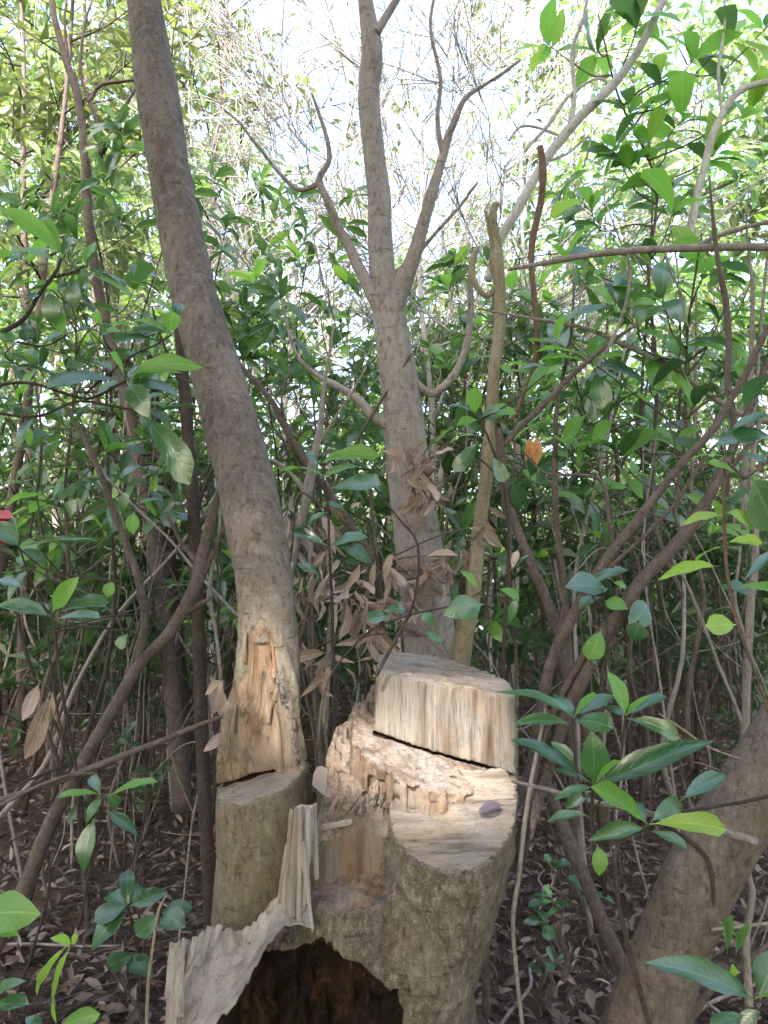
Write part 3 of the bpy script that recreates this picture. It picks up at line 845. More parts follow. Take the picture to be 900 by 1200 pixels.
# ------------------------------------------------------------------ the grey tree in the middle, with its fork
CY = 3.3
def trace(pts, Y, last=None):
    """pts (px, py, width px[, Y]) -> points, radii"""
    P, R = [], []
    for p in pts:
        y = p[3] if len(p) > 3 else Y
        P.append(at(p[0], p[1], y)); R.append(p[2] * .5 / F * y * (.8 if p[2] < 24 else 1.0))
    return np.array(P), np.array(R)
ctree = thing("grey_tree", (at(520, 1045, CY)[0], CY, gz(.25, CY)), "smooth grey forked tree standing behind the sawn block", "tree")
P, R = trace([(525, 1060, 84), (518, 950, 72), (512, 860, 68), (507, 780, 63), (497, 690, 58), (488, 620, 54), (478, 540, 50), (471, 470, 47), (462, 410, 42), (452, 350, 34), (446, 290, 30),
              (444, 230, 28), (437, 170, 26), (432, 110, 26), (436, 60, 26), (428, 0, 22), (420, -80, 18), (412, -250, 10)], CY)
V, Fc = tube(P, R, 36, 10, .035, 26)
part("trunk", ctree, V, Fc, M['bark_grey'])
bagl = []
for pts in [[(452, 375, 20), (430, 330, 19), (412, 296, 16), (395, 262, 14), (384, 232, 12), (374, 208, 10), (386, 185, 8), (380, 150, 6), (366, 110, 4)],
            [(376, 214, 8), (352, 222, 7), (330, 205, 6), (305, 175, 5), (285, 150, 4), (262, 128, 3)],
            [(458, 372, 24), (470, 335, 24), (484, 300, 22), (495, 262, 19), (507, 225, 16), (519, 185, 13), (530, 148, 11), (545, 115, 8), (575, 95, 5), (610, 70, 4)],
            [(520, 185, 9), (512, 140, 7), (516, 90, 6), (505, 40, 5), (512, -20, 4)],
            [(440, 40, 14), (455, 15, 12), (475, -20, 9)],
            [(462, 410, 14), (480, 440, 12), (505, 462, 12), (530, 440, 11), (548, 400, 10), (552, 330, 9), (560, 295, 7)],
            [(470, 505, 18), (440, 490, 16), (420, 468, 13), (395, 452, 11), (372, 440, 8), (350, 418, 6), (336, 385, 5), (330, 350, 3)],
            [(448, 330, 8), (480, 305, 7), (520, 262, 5), (560, 215, 4)]]:
    P, R = trace(pts, CY - .02)
    V, Fc = tube(P, R, 12, 7, .05, 30, wob=.006)
    part("branch", ctree, V, Fc, M['bark_grey'])

# ------------------------------------------------------------------ the leaning log at the right
P, R = trace([(700, 1335, 96, 2.06), (722, 1275, 88, 2.05), (747, 1213, 83, 2.03), (784, 1119, 82, 2.0), (814, 1044, 82, 1.98), (846, 985, 82, 1.965), (880, 934, 82, 1.95), (933, 851, 82, 1.93), (990, 772, 82, 1.91), (1085, 650, 80, 1.88), (1230, 460, 76, 1.84)], 2)
V, Fc = tube(P, R, 44, 14, .03, 24)
log = thing("leaning_log", (P[0][0], P[0][1], 0), "thick bare brown trunk slanting up from the ground past glossy sprigs", "trunk")
part("trunk", log, V, Fc, M['bark_log'])
for px, py, Y, r in ((784, 1082, 1.918, .016),):
    knot(log, px, py, Y, r, M['bark_log'])

# ------------------------------------------------------------------ stems, branches and vines
def stem(name, label, cat, pts, Y, mat, sides=10, wob=.004, bump=.05, group=None, sub=7):
    P, R = trace(pts, Y)
    V, Fc = tube(P, R, sides, sub, bump, 35, knots=.25, wob=wob)
    return solo(name, V, Fc, M[mat], label, cat, group)
def branching(name, label, cat, lines, Y, mat, group=None, sides=10, wob=.004):
    """a thing with a main stem and side branches, each a part"""
    P, R = trace(lines[0], Y)
    root = thing(name, P[0], label, cat, group)
    for i, l in enumerate(lines):
        P, R = trace(l, Y)
        V, Fc = tube(P, R, sides if i == 0 else 7, 7, .05, 35, knots=.25, wob=wob)
        part("stem" if i == 0 else "side_branch", root, V, Fc, M[mat])
    return root
branching("slim_tree", "slim dark brown tree half hidden behind the notched leaning tree", "tree",
          [[(250, 1100, 22), (243, 1000, 20), (238, 900, 19), (235, 800, 19), (231, 700, 18), (226, 600, 18), (219, 500, 17), (214, 430, 16), (206, 350, 14), (194, 280, 12), (184, 200, 10), (170, 100, 8), (160, 0, 5)],
           [(226, 610, 8), (240, 570, 6), (262, 520, 5), (270, 470, 3)], [(216, 460, 6), (190, 400, 4), (178, 360, 3)]], 3.0, 'bark_dark')
branching("forked_stem", "crooked brown forked stem leaning in front of the dark slim tree", "stem",
          [[(-42, 1180, 23), (18, 1062, 21), (58, 966, 20), (98, 893, 19), (130, 835, 19), (165, 777, 18), (200, 738, 18), (228, 685, 20), (238, 645, 18), (250, 598, 14), (262, 556, 10), (268, 505, 6)],
           [(228, 690, 14), (246, 655, 9), (258, 625, 6), (270, 590, 3)], [(160, 785, 13), (168, 740, 12), (166, 700, 12), (150, 640, 11), (130, 590, 10), (110, 540, 9), (90, 500, 8), (72, 473, 5)],
           [(232, 660, 9), (215, 640, 7), (197, 604, 5)], [(214, 718, 8), (230, 710, 8), (247, 700, 6)]], 2.5, 'bark_stem')
stem("grey_vine", "smooth grey vine slanting low across the leaf litter", "vine", [(-30, 948, 9), (60, 918, 9), (110, 899, 10), (165, 877, 9), (230, 852, 8), (264, 838, 6), (300, 820, 4)], 2.32, 'bark_stem')
stem("grey_vine", "thin grey vine end running beneath the smooth slanting vine", "vine", [(-20, 955, 6), (30, 928, 6), (75, 910, 5), (112, 906, 3)], 2.30, 'bark_stem')
stem("bare_twig", "straight pale twig crossing the crooked forked stem", "twig", [(100, 528, 3), (150, 586, 4), (200, 635, 4), (248, 690, 5), (300, 742, 5)], 2.7, 'twig_grey')
branching("grey_barked_tree", "tall slender tree with pale upper limbs behind the leafy whorls", "tree",
          [[(215, 950, 24), (204, 830, 23), (193, 730, 22), (182, 650, 22), (166, 560, 19), (150, 480, 17), (132, 410, 15), (116, 340, 14), (104, 260, 13), (99, 180, 12), (90, 110, 11), (74, 60, 10), (64, 20, 9), (50, -60, 6)],
           [(100, 185, 7), (94, 130, 6), (80, 70, 6), (76, 20, 4), (84, -30, 3)], [(104, 120, 7), (118, 100, 6), (140, 96, 5), (165, 93, 4)], [(118, 185, 8), (113, 140, 6), (96, 92, 5), (98, 40, 4), (108, 0, 3)],
           [(120, 180, 8), (138, 140, 6), (158, 105, 5), (178, 75, 3)]], 4.4, 'bark_stem')
stem("slim_dark_trunk", "dark trunk rising between the pale-limbed tree and forked stem", "trunk", [(225, 900, 20), (212, 800, 20), (205, 720, 19), (196, 620, 17), (186, 540, 15), (180, 450, 12), (170, 380, 9)], 5.0, 'bark_dark')
branching("broken_branch", "brown broken branch leaning down toward the heap of dead leaves", "branch",
          [[(268, 412, 7), (300, 448, 8), (322, 475, 9), (345, 520, 11), (380, 570, 12), (408, 612, 13), (432, 652, 14), (445, 700, 12)], [(346, 522, 5), (330, 470, 4), (342, 430, 3)]], 2.95, 'bark_stem')
branching("knotted_sapling", "thin grey sapling with a pale knot beside the notched tree", "sapling",
          [[(322, 1000, 12), (325, 900, 11), (330, 760, 10), (338, 690, 11), (347, 640, 12), (358, 592, 14), (362, 574, 15), (368, 540, 12), (376, 495, 9), (380, 450, 6), (392, 380, 4)], [(360, 580, 8), (345, 560, 6), (320, 540, 5), (280, 535, 3)],
           [(370, 525, 5), (400, 480, 4), (430, 430, 3)]], 2.9, 'twig_grey')
stem("curved_twig", "thin pale bent twig rising left of the notched tree", "twig", [(262, 880, 5), (258, 800, 5), (252, 740, 5), (246, 700, 6), (250, 660, 5), (258, 610, 4), (252, 560, 3)], 2.6, 'twig_grey')
sap = branching("pale_sapling", "straight yellowish sapling with a snapped knobbly top", "sapling",
          [[(512, 1110, 30), (520, 950, 28), (530, 830, 26), (545, 745, 24), (556, 680, 23), (563, 610, 21), (572, 540, 20), (578, 460, 19), (584, 390, 18), (585, 335, 18), (581, 305, 23), (583, 290, 15), (578, 255, 13), (582, 238, 10)],
           [(584, 330, 9), (570, 345, 9), (556, 330, 9), (552, 305, 8), (560, 290, 5)], [(579, 310, 8), (575, 280, 6), (570, 248, 5)]], 3.0, 'bark_yellow', wob=.006)
branching("pale_branch", "pale grey limb sweeping up from the snapped sapling", "branch",
          [[(572, 330, 10), (583, 290, 12), (603, 252, 14), (640, 187, 15), (680, 137, 15), (720, 97, 14), (752, 52, 12), (778, 0, 11), (812, -70, 8)],
           [(668, 152, 9), (674, 110, 7), (670, 60, 6), (684, 20, 5), (692, -30, 4)], [(718, 100, 5), (700, 92, 4), (670, 110, 5), (640, 150, 6), (615, 178, 4)], [(640, 190, 5), (665, 180, 4), (690, 160, 4), (684, 195, 3)],
           [(660, 160, 4), (615, 148, 4), (596, 165, 3)]], 3.1, 'bark_pale')
stem("dead_red_branch", "dead reddish stick hanging beside the snapped sapling", "branch", [(634, 172, 9), (637, 195, 12), (636, 225, 11), (628, 265, 10), (622, 310, 9), (627, 360, 8), (628, 410, 9), (618, 455, 8), (598, 492, 6)], 2.9, 'bark_red', wob=.008)
branching("level_branch", "dark grey branch reaching level across the right thicket", "branch",
          [[(960, 291, 13), (900, 290, 12), (840, 290, 12), (760, 293, 11), (700, 298, 10), (640, 308, 8), (596, 316, 5)], [(912, 258, 8), (870, 268, 7), (835, 280, 7), (812, 291, 5)],
           [(780, 294, 4), (786, 318, 4), (798, 345, 4), (803, 372, 3), (808, 385, 2)], [(740, 296, 4), (762, 312, 4), (766, 330, 3)], [(735, 296, 4), (737, 340, 4), (722, 392, 5), (700, 430, 4)], [(690, 300, 3), (682, 340, 3), (676, 372, 2)]], 2.45, 'twig_grey')
stem("arching_branch", "long grey branch arching down beneath the level branch", "branch", [(560, 362, 3), (620, 372, 4), (665, 380, 6), (705, 392, 7), (745, 410, 8), (790, 432, 8), (830, 462, 9), (868, 484, 10), (920, 500, 10)], 2.8, 'twig_grey')
branching("brown_shrub", "dark brown shrub stem bending behind the sawn block", "shrub",
          [[(712, 990, 18), (695, 880, 17), (668, 800, 16), (652, 735, 16), (632, 682, 15), (606, 622, 14), (592, 565, 14), (586, 520, 13), (582, 490, 8)],
           [(590, 522, 9), (612, 498, 9), (640, 472, 9), (680, 432, 8), (722, 398, 6), (750, 380, 4)], [(655, 740, 7), (662, 690, 6), (652, 640, 5), (640, 590, 4)]], 2.5, 'bark_stem')
stem("upright_sapling", "upright thin stem between the brown shrub and its leaning neighbours", "stem", [(672, 1050, 13), (672, 900, 12), (668, 780, 11), (661, 690, 10), (652, 620, 9), (650, 560, 9), (653, 480, 7), (668, 400, 5), (672, 330, 3)], 2.8, 'bark_stem')
branching("leaning_shrub", "clump of dark stems leaning up over the glossy sprig", "shrub",
          [[(572, 1190, 13), (566, 1085, 15), (570, 1030, 16), (592, 962, 17), (622, 900, 17), (640, 800, 17), (662, 738, 17), (690, 690, 16), (722, 640, 15), (760, 592, 13), (800, 542, 12), (838, 498, 11), (872, 440, 10), (898, 388, 9), (930, 330, 6)],
           [(610, 1010, 15), (632, 930, 18), (662, 840, 20), (682, 798, 21), (712, 744, 21), (746, 690, 21), (790, 640, 20), (822, 600, 17), (850, 545, 14), (882, 470, 11), (900, 420, 9)],
           [(604, 1060, 9), (632, 880, 10), (682, 772, 12), (722, 720, 13), (762, 668, 13), (802, 620, 12), (842, 566, 10), (880, 520, 7)],
           [(700, 680, 7), (740, 640, 7), (790, 590, 6), (830, 530, 5), (862, 500, 4)], [(668, 730, 7), (655, 690, 6), (650, 655, 4)], [(720, 640, 6), (712, 600, 6), (700, 560, 5), (640, 555, 4), (612, 530, 3)]], 2.3, 'bark_stem')
branching("pale_limb", "thin pale limb bending up through the bright right foliage", "branch",
          [[(800, 300, 12), (812, 250, 12), (824, 200, 11), (838, 150, 11), (862, 112, 10), (900, 95, 9), (950, 85, 8)], [(845, 135, 5), (842, 80, 5), (850, 20, 4), (846, -30, 3)], [(806, 280, 5), (832, 262, 4), (858, 240, 4), (900, 200, 3)]], 3.0, 'bark_pale')
stem("upright_twig", "knobbly upright twig crossing the end of the level branch", "stem", [(832, 205, 2), (836, 255, 5), (840, 300, 7), (850, 350, 9), (854, 400, 9), (852, 450, 9), (860, 500, 9), (850, 580, 8)], 2.4, 'bark_stem')
branching("twin_stem", "pair of pinkish upright stems near the dark broad leaves", "stem",
          [[(872, 620, 8), (874, 520, 8), (880, 440, 8), (882, 370, 7), (880, 318, 5), (874, 262, 3), (878, 215, 1.5)], [(870, 560, 6), (886, 460, 6), (892, 380, 5), (898, 310, 4), (910, 250, 1.5)]], 2.45, 'twig_grey')
branching("red_seedling", "thin reddish seedling stem carrying lime leaves before the leaning clump", "seedling",
          [[(935, 930, 6), (905, 850, 6), (885, 790, 5), (866, 735, 5), (855, 680, 5), (850, 620, 5), (848, 560, 4), (850, 528, 4)]], 1.6, 'bark_red')
branching("grey_sapling", "grey upright sapling beside the thick bare slanting trunk", "sapling",
          [[(872, 1010, 12), (872, 900, 12), (874, 800, 12), (880, 700, 12), (886, 630, 10), (880, 560, 8), (892, 480, 6)], [(876, 760, 6), (862, 700, 5), (868, 640, 4)], [(874, 860, 6), (850, 800, 5), (812, 700, 5), (780, 640, 4)]], 2.7, 'twig_grey')
stem("fallen_pole", "straight brown pole propped with its foot on the litter", "pole", [(638, 912, 15, 2.45), (655, 958, 17, 2.42), (676, 1008, 19, 2.38), (700, 1068, 20, 2.34), (732, 1140, 21, 2.3)], 2.3, 'bark_stem', wob=.002)
stem("thin_liana", "thin hanging liana close to the stump's right flank", "vine", [(640, 830, 4), (626, 900, 6), (616, 960, 7), (608, 1020, 7), (602, 1080, 6), (606, 1150, 6), (614, 1230, 6)], 1.86, 'twig_grey')
stem("snapped_stick", "grey stick with a broken end lying across the sprig", "stick", [(600, 914, 5), (650, 926, 7), (700, 940, 8), (760, 954, 9), (820, 966, 10), (862, 978, 12), (886, 986, 13)], 1.62, 'twig_grey', wob=.005)
stem("dry_twig", "pale dry twig pointing at the snapped stick", "twig", [(772, 836, 2), (800, 855, 3), (826, 872, 3), (866, 888, 3)], 1.75, 'bark_yellow')
stem("dark_twig", "dark bent twig drooping from the snapped stick", "twig", [(752, 946, 4), (790, 972, 6), (818, 994, 7), (832, 1018, 8), (838, 1060, 6)], 1.64, 'bark_dark')
stem("grey_shoot", "smooth grey shoot standing behind the thick slanting trunk", "stem", [(882, 1260, 13), (878, 1180, 12), (875, 1110, 11), (880, 1050, 10), (876, 1015, 8), (884, 930, 6)], 2.05, 'twig_grey')
stem("low_twig", "short grey twig sticking out below the thick slanting trunk", "twig", [(834, 1090, 5), (868, 1086, 5), (910, 1082, 5)], 1.9, 'twig_grey')
stem("low_branch", "dark low branch curving out under the thick slanting trunk", "branch", [(790, 1230, 11), (825, 1170, 11), (862, 1138, 10), (905, 1105, 9), (960, 1080, 8)], 2.1, 'bark_stem')
stem("crossing_twig", "dark thin twig crossing before the bare slanting trunk", "twig", [(732, 955, 4), (790, 950, 4), (850, 942, 5), (920, 930, 6)], 1.66, 'bark_dark')

# ------------------------------------------------------------------ near plants, every leaf its own piece
def plant(name, label, cat, base, Y, twigs, leaves, mat='bark_dark', kind='near', group=None, wide=1.08):
    root = thing(name, at(*base, Y), label, cat, group)
    bag = Bag()
    for tw in twigs:
        P, R = trace(tw, Y)
        bag.add(tube(P, R, 6, 5, .05, 40, wob=.003))
    part("stem", root, bag.V(), bag.f, M[mat])
    for l in leaves:
        b, tip, w = l[0], l[1], l[2]
        k = l[3] if len(l) > 3 else kind
        dy = l[4] if len(l) > 4 else 0.0
        up = l[5] if len(l) > 5 else (0, -.7, .75)
        leaf_px(root, b, tip, Y, Y + dy, w * wide, k, up)
    return root
plant("glossy_sprig", "sprig with whorls of long glossy leaves beside the stump", "sprig", (765, 1215), 1.55,
      [[(765, 1215, 9), (742, 1130, 8), (726, 1060, 7), (720, 1005, 7), (735, 982, 6), (760, 968, 5)], [(728, 1060, 6), (700, 1000, 5), (694, 960, 5), (696, 920, 4)], [(694, 960, 4), (676, 900, 4), (672, 842, 3)], [(694, 955, 4), (724, 900, 4), (733, 840, 3)]],
      [((672, 841), (600, 799), 25, 'near', -.06), ((668, 848), (602, 847), 15, 'near', -.03), ((674, 838), (720, 816), 20, 'near', .05), ((672, 841), (704, 816), 15, 'bright', -.05), ((674, 845), (716, 848), 22, 'near', -.06),
       ((672, 842), (650, 806), 18, 'near', .05), ((733, 839), (713, 786), 21, 'bright', .02, (.4, -.9, .3)), ((733, 839), (767, 815), 11, 'bright', -.04), ((734, 838), (778, 819), 15, 'near', .05), ((734, 842), (798, 860), 15, 'near', -.04),
       ((732, 840), (702, 822), 16, 'near', .04), ((695, 918), (694, 858), 31, 'near', -.02, (0, -1, .3)), ((697, 921), (838, 869), 31, 'near', -.03, (-.1, -.8, .6)), ((697, 919), (730, 893), 11, 'bright', -.05), ((690, 916), (602, 861), 23, 'near', .03),
       ((690, 918), (634, 892), 14, 'near', .06), ((694, 922), (650, 936), 11, 'near', -.04), ((695, 926), (664, 948), 13, 'near', .02), ((760, 967), (686, 925), 21, 'bright', -.05), ((762, 966), (852, 966), 19, 'lime', -.03), ((762, 964), (806, 932), 18, 'near', .06),
       ((798, 938), (850, 906), 20, 'near', .08), ((757, 970), (688, 987), 15, 'near', -.03), ((764, 974), (802, 996), 17, 'near', .02), ((758, 966), (740, 930), 14, 'near', .08), ((700, 990), (706, 1026), 16, 'bright', -.02, (.2, -1, .2)),
       ((690, 955), (640, 962), 12, 'near', .05), ((680, 905), (645, 870), 12, 'near', .05)])
plant("long_leaved_branch", "branch of long drooping leaves hanging before the slender tree", "branch", (-30, 470), 1.95,
      [[(-30, 455, 6), (30, 448, 5), (80, 462, 5), (110, 466, 4), (147, 446, 4)], [(-30, 478, 5), (40, 488, 4), (90, 470, 4), (130, 476, 4), (170, 486, 3)], [(-20, 400, 8), (25, 376, 7), (45, 345, 6), (66, 318, 5), (72, 302, 4)], [(60, 325, 4), (85, 320, 4), (100, 312, 3)],
       [(100, 462, 3), (150, 420, 3), (180, 405, 3), (200, 392, 3)], [(20, 400, 3), (50, 405, 3), (75, 395, 3)]],
      [((147, 446), (56, 462), 30, 'near', -.10, (0, -.5, .87)), ((92, 458), (22, 421), 22, 'near', -.05, (0, -.5, .87)), ((148, 444), (226, 412), 13, 'bright', -.04), ((148, 447), (213, 435), 15, 'bright', .03), ((149, 445), (186, 424), 18, 'near', .05, (0, -.5, .87)), ((146, 442), (126, 414), 14, 'bright', -.05),
       ((144, 444), (88, 415), 12, 'near', .05), ((150, 450), (172, 478), 24, 'near', -.06, (.3, -1, .3)), ((150, 449), (210, 462), 22, 'near', .04), ((146, 448), (112, 470), 13, 'near', .05), ((170, 486), (236, 483), 11, 'near', -.03), ((168, 488), (224, 558), 26, 'near', -.08, (.5, -1, .5)),
       ((138, 480), (76, 485), 22, 'near', -.03, (0, -.5, .87)), ((170, 488), (196, 536), 20, 'near', .06), ((72, 300), (-4, 246), 21, 'bright', -.04), ((72, 298), (50, 262), 18, 'bright', .03), ((66, 305), (-8, 292), 34, 'bright', .05), ((68, 308), (2, 326), 16, 'near', -.06),
       ((72, 302), (86, 276), 13, 'near', .03), ((100, 312), (112, 284), 16, 'bright', .03), ((100, 314), (118, 296), 12, 'near', -.03), ((84, 322), (88, 358), 17, 'near', -.02, (.1, -1, .1)), ((58, 342), (62, 378), 21, 'near', -.02, (.2, -1, .1)), ((48, 345), (30, 350), 16, 'near', -.02),
       ((100, 316), (150, 342), 12, 'near', -.04), ((108, 322), (152, 352), 14, 'bright', .04), ((200, 390), (201, 366), 20, 'bright', -.03, (0, -1, .4)), ((205, 372), (176, 340), 11, 'bright', -.02), ((198, 390), (156, 374), 12, 'bright', .02), ((198, 391), (150, 392), 12, 'near', -.04),
       ((190, 400), (130, 404), 14, 'near', -.04), ((200, 388), (212, 352), 12, 'near', .03), ((20, 400), (-10, 385), 30, 'bright', -.03), ((75, 395), (62, 362), 16, 'bright', .02), ((45, 406), (22, 372), 12, 'near', .03), ((30, 378), (34, 402), 16, 'near', -.02, (0, -1, .2)), ((40, 488), (20, 520), 16, 'near', -.03), ((10, 482), (-10, 510), 18, 'bright', 0)])
plant("broad_leaf_seedling", "seedling with a whorl of dark leaves below the long-leaved branch", "seedling", (82, 900), 2.35,
      [[(95, 1010, 6), (88, 900, 5), (72, 800, 5), (62, 722, 4)], [(64, 730, 3), (40, 690, 3), (22, 640, 3)], [(62, 740, 3), (100, 735, 3), (150, 740, 3)], [(20, 640, 3), (60, 670, 3), (140, 682, 3)]],
      [((62, 716), (91, 676), 20, 'bright', -.04, (.3, -.9, .5)), ((60, 722), (-4, 711), 17, 'near', -.06), ((66, 725), (120, 729), 17, 'near', -.05), ((68, 718), (126, 700), 13, 'near', .05), ((60, 716), (30, 700), 12, 'near', .05), ((124, 700), (132, 682), 14, 'bright', 0, (0, -1, .2)),
       ((22, 640), (-10, 612), 22, 'near', -.03), ((24, 640), (118, 642), 12, 'near', .05), ((58, 648), (66, 632), 9, 'bright', 0), ((22, 645), (60, 656), 12, 'near', .05), ((30, 690), (-6, 680), 14, 'near', .05), ((156, 600), (157, 626), 15, 'bright', 0, (0, -1, .1)), ((150, 742), (140, 760), 14, 'near', 0),
       ((92, 585), (78, 600), 16, 'near', 0, (0, -1, .2)), ((150, 575), (140, 600), 14, 'near', 0, (0, -1, .2)), ((140, 560), (165, 545), 12, 'near', .04), ((160, 590), (195, 588), 10, 'near', .03)])
plant("low_seedling", "seedling with bright upper leaves by the slanting grey vine", "seedling", (95, 1040), 2.0,
      [[(92, 1090, 5), (105, 1020, 4), (116, 970, 4), (122, 932, 3)]],
      [((128, 932), (188, 920), 13, 'bright', -.05), ((116, 930), (68, 931), 12, 'bright', -.04), ((120, 934), (98, 962), 14, 'near', -.03), ((112, 958), (97, 1022), 22, 'near', -.04, (-.3, -1, .2)), ((126, 950), (162, 980), 15, 'near', -.03), ((118, 930), (108, 912), 12, 'near', .05), ((124, 930), (140, 945), 14, 'near', .02)])
plant("lime_seedling", "lime green drooping seedling among fallen leaves", "seedling", (168, 1215), 1.5,
      [[(172, 1225, 5), (160, 1180, 4), (132, 1138, 3), (105, 1116, 3), (82, 1108, 3)]],
      [((82, 1110), (48, 1205), 18, 'lime', -.02, (-.5, -1, .3)), ((78, 1108), (40, 1168), 10, 'lime', .02, (-.5, -1, .3)), ((84, 1106), (58, 1100), 10, 'lime', -.03), ((84, 1107), (92, 1096), 10, 'lime', 0)])
stem("pale_shoot", "leafless pale green shoot rising from the litter", "shoot", [(172, 1240, 5), (174, 1180, 5), (178, 1120, 4), (184, 1072, 4), (194, 1050, 2)], 1.62, 'bark_yellow')
plant("dark_seedling", "low seedling of broad dark leaves in deep shade", "seedling", (160, 1130), 2.5,
      [[(165, 1160, 5), (160, 1100, 4), (150, 1060, 4)], [(160, 1110, 3), (190, 1070, 3)]],
      [((150, 1060), (110, 1078), 24, 'near', -.05), ((150, 1060), (160, 1032), 26, 'near', .05), ((152, 1062), (196, 1044), 20, 'near', .03), ((190, 1070), (218, 1088), 26, 'near', -.05), ((188, 1072), (160, 1098), 22, 'near', -.05), ((150, 1062), (125, 1045), 18, 'near', .05), ((150, 1064), (104, 1108), 26, 'near', -.08),
       ((190, 1070), (226, 1062), 20, 'near', .05), ((152, 1120), (180, 1145), 22, 'near', -.05), ((158, 1118), (125, 1135), 20, 'near', -.04), ((150, 1060), (148, 1018), 16, 'near', .06)])
plant("edge_seedling", "seedling with broad rounded leaves near the forked stem's foot", "seedling", (-20, 1230), 1.45,
      [[(-20, 1240, 6), (-22, 1160, 5), (-20, 1080, 4)], [(-20, 1200, 4), (0, 1170, 3)]],
      [((-20, 1075), (32, 1062), 40, 'bright', -.05), ((-18, 1078), (20, 1095), 22, 'bright', -.05), ((-10, 1168), (32, 1150), 18, 'near', -.03), ((-10, 1180), (38, 1180), 18, 'near', -.05), ((70, 1205), (112, 1186), 16, 'bright', -.02), ((50, 1205), (30, 1192), 14, 'near', 0)])
plant("corner_sprig", "low sprig with one long pointed dark leaf before the slanting trunk", "sprig", (930, 1200), 1.5,
      [[(940, 1230, 6), (905, 1185, 5), (884, 1170, 4)], [(900, 1185, 3), (868, 1180, 3)]],
      [((884, 1172), (760, 1126), 30, 'near', -.05, (.2, -.7, .8)), ((888, 1168), (905, 1112), 40, 'near', .04, (.3, -1, .4)), ((884, 1172), (905, 1172), 12, 'lime', -.05), ((872, 1190), (836, 1200), 16, 'near', -.03), ((868, 1140), (848, 1136), 13, 'lime', .05, (0, -1, .4)), ((890, 1180), (860, 1215), 18, 'near', 0), ((862, 1120), (858, 1098), 12, 'bright', .2), ((852, 1118), (842, 1092), 12, 'bright', .2)])
plant("lime_leaved_seedling", "seedling with thin lime leaves before the leaning dark clump", "seedling", (935, 930), 1.58,
      [[(872, 560, 5), (848, 540, 5), (830, 548, 4), (800, 545, 3)], [(890, 800, 3), (866, 740, 3)], [(900, 540, 6), (872, 560, 5)]],
      [((852, 636), (892, 632), 12, 'lime', -.04), ((850, 600), (890, 612), 16, 'lime', 0), ((846, 604), (800, 614), 13, 'lime', -.03), ((842, 664), (770, 682), 9, 'lime', -.04), ((862, 732), (824, 735), 22, 'lime', -.03, (0, -1, .4)), ((860, 690), (912, 688), 8, 'bright', 0), ((848, 535), (806, 532), 8, 'lime', 0),
       ((905, 510), (838, 520), 30, 'near', .02), ((880, 560), (905, 620), 60, 'near', .05, (0, -1, .2)), ((866, 556), (828, 545), 10, 'bright', 0), ((905, 545), (842, 528), 26, 'near', .10), ((905, 485), (850, 500), 22, 'near', .02), ((880, 575), (850, 600), 40, 'near', .06), ((880, 700), (842, 690), 18, 'near', .1), ((872, 680), (905, 655), 14, 'near', .1),
       ((850, 640), (812, 655), 8, 'bright', .05), ((905, 440), (868, 462), 20, 'near', .1), ((895, 700), (905, 740), 16, 'near', .1)], 'bark_stem')
plant("blue_glossed_sapling", "sapling with shiny broad leaves among the leaning dark stems", "sapling", (700, 1020), 2.2,
      [[(708, 1050, 7), (700, 900, 6), (705, 800, 5), (712, 730, 4), (706, 700, 3)], [(706, 770, 3), (735, 740, 3), (750, 728, 3)], [(712, 730, 3), (690, 690, 3)]],
      [((712, 690), (662, 690), 30, 'near', -.05), ((680, 690), (735, 672), 16, 'near', .05), ((704, 738), (692, 772), 22, 'bright', -.03, (.2, -1, .2)), ((736, 738), (764, 702), 28, 'near', .05, (0, -1, .3)), ((750, 728), (742, 750), 26, 'near', 0, (.2, -1, .1)), ((708, 704), (736, 714), 18, 'bright', -.04, (0, -1, .4)), ((706, 700), (680, 712), 16, 'near', .05),
       ((700, 780), (686, 760), 14, 'near', .03), ((690, 690), (668, 676), 14, 'bright', .03), ((735, 690), (720, 682), 10, 'bright', 0)])
plant("rounded_leaf_twig", "thin twig with rounded bluish leaves above the sawn block", "twig", (380, 800), 2.0,
      [[(372, 880, 5), (384, 800, 4), (430, 742, 3), (480, 720, 3), (540, 705, 2), (600, 668, 2)], [(440, 792, 6), (468, 740, 5), (486, 700, 4), (490, 640, 4), (470, 610, 3), (440, 575, 2)], [(420, 748, 2), (450, 742, 2), (490, 745, 2)], [(560, 695, 2), (600, 700, 2)]],
      [((566, 708), (520, 722), 27, 'near', -.03, (0, -1, .5)), ((458, 722), (430, 728), 17, 'near', -.02), ((448, 716), (474, 712), 12, 'near', 0), ((490, 716), (512, 730), 12, 'near', 0), ((498, 740), (518, 752), 12, 'near', 0), ((598, 668), (622, 650), 8, 'near', 0), ((600, 668), (606, 645), 8, 'dead', 0), ((584, 690), (610, 700), 12, 'bright', 0),
       ((606, 700), (596, 730), 11, 'near', 0), ((560, 690), (540, 668), 10, 'bright', 0), ((470, 610), (452, 612), 8, 'dead', 0)])
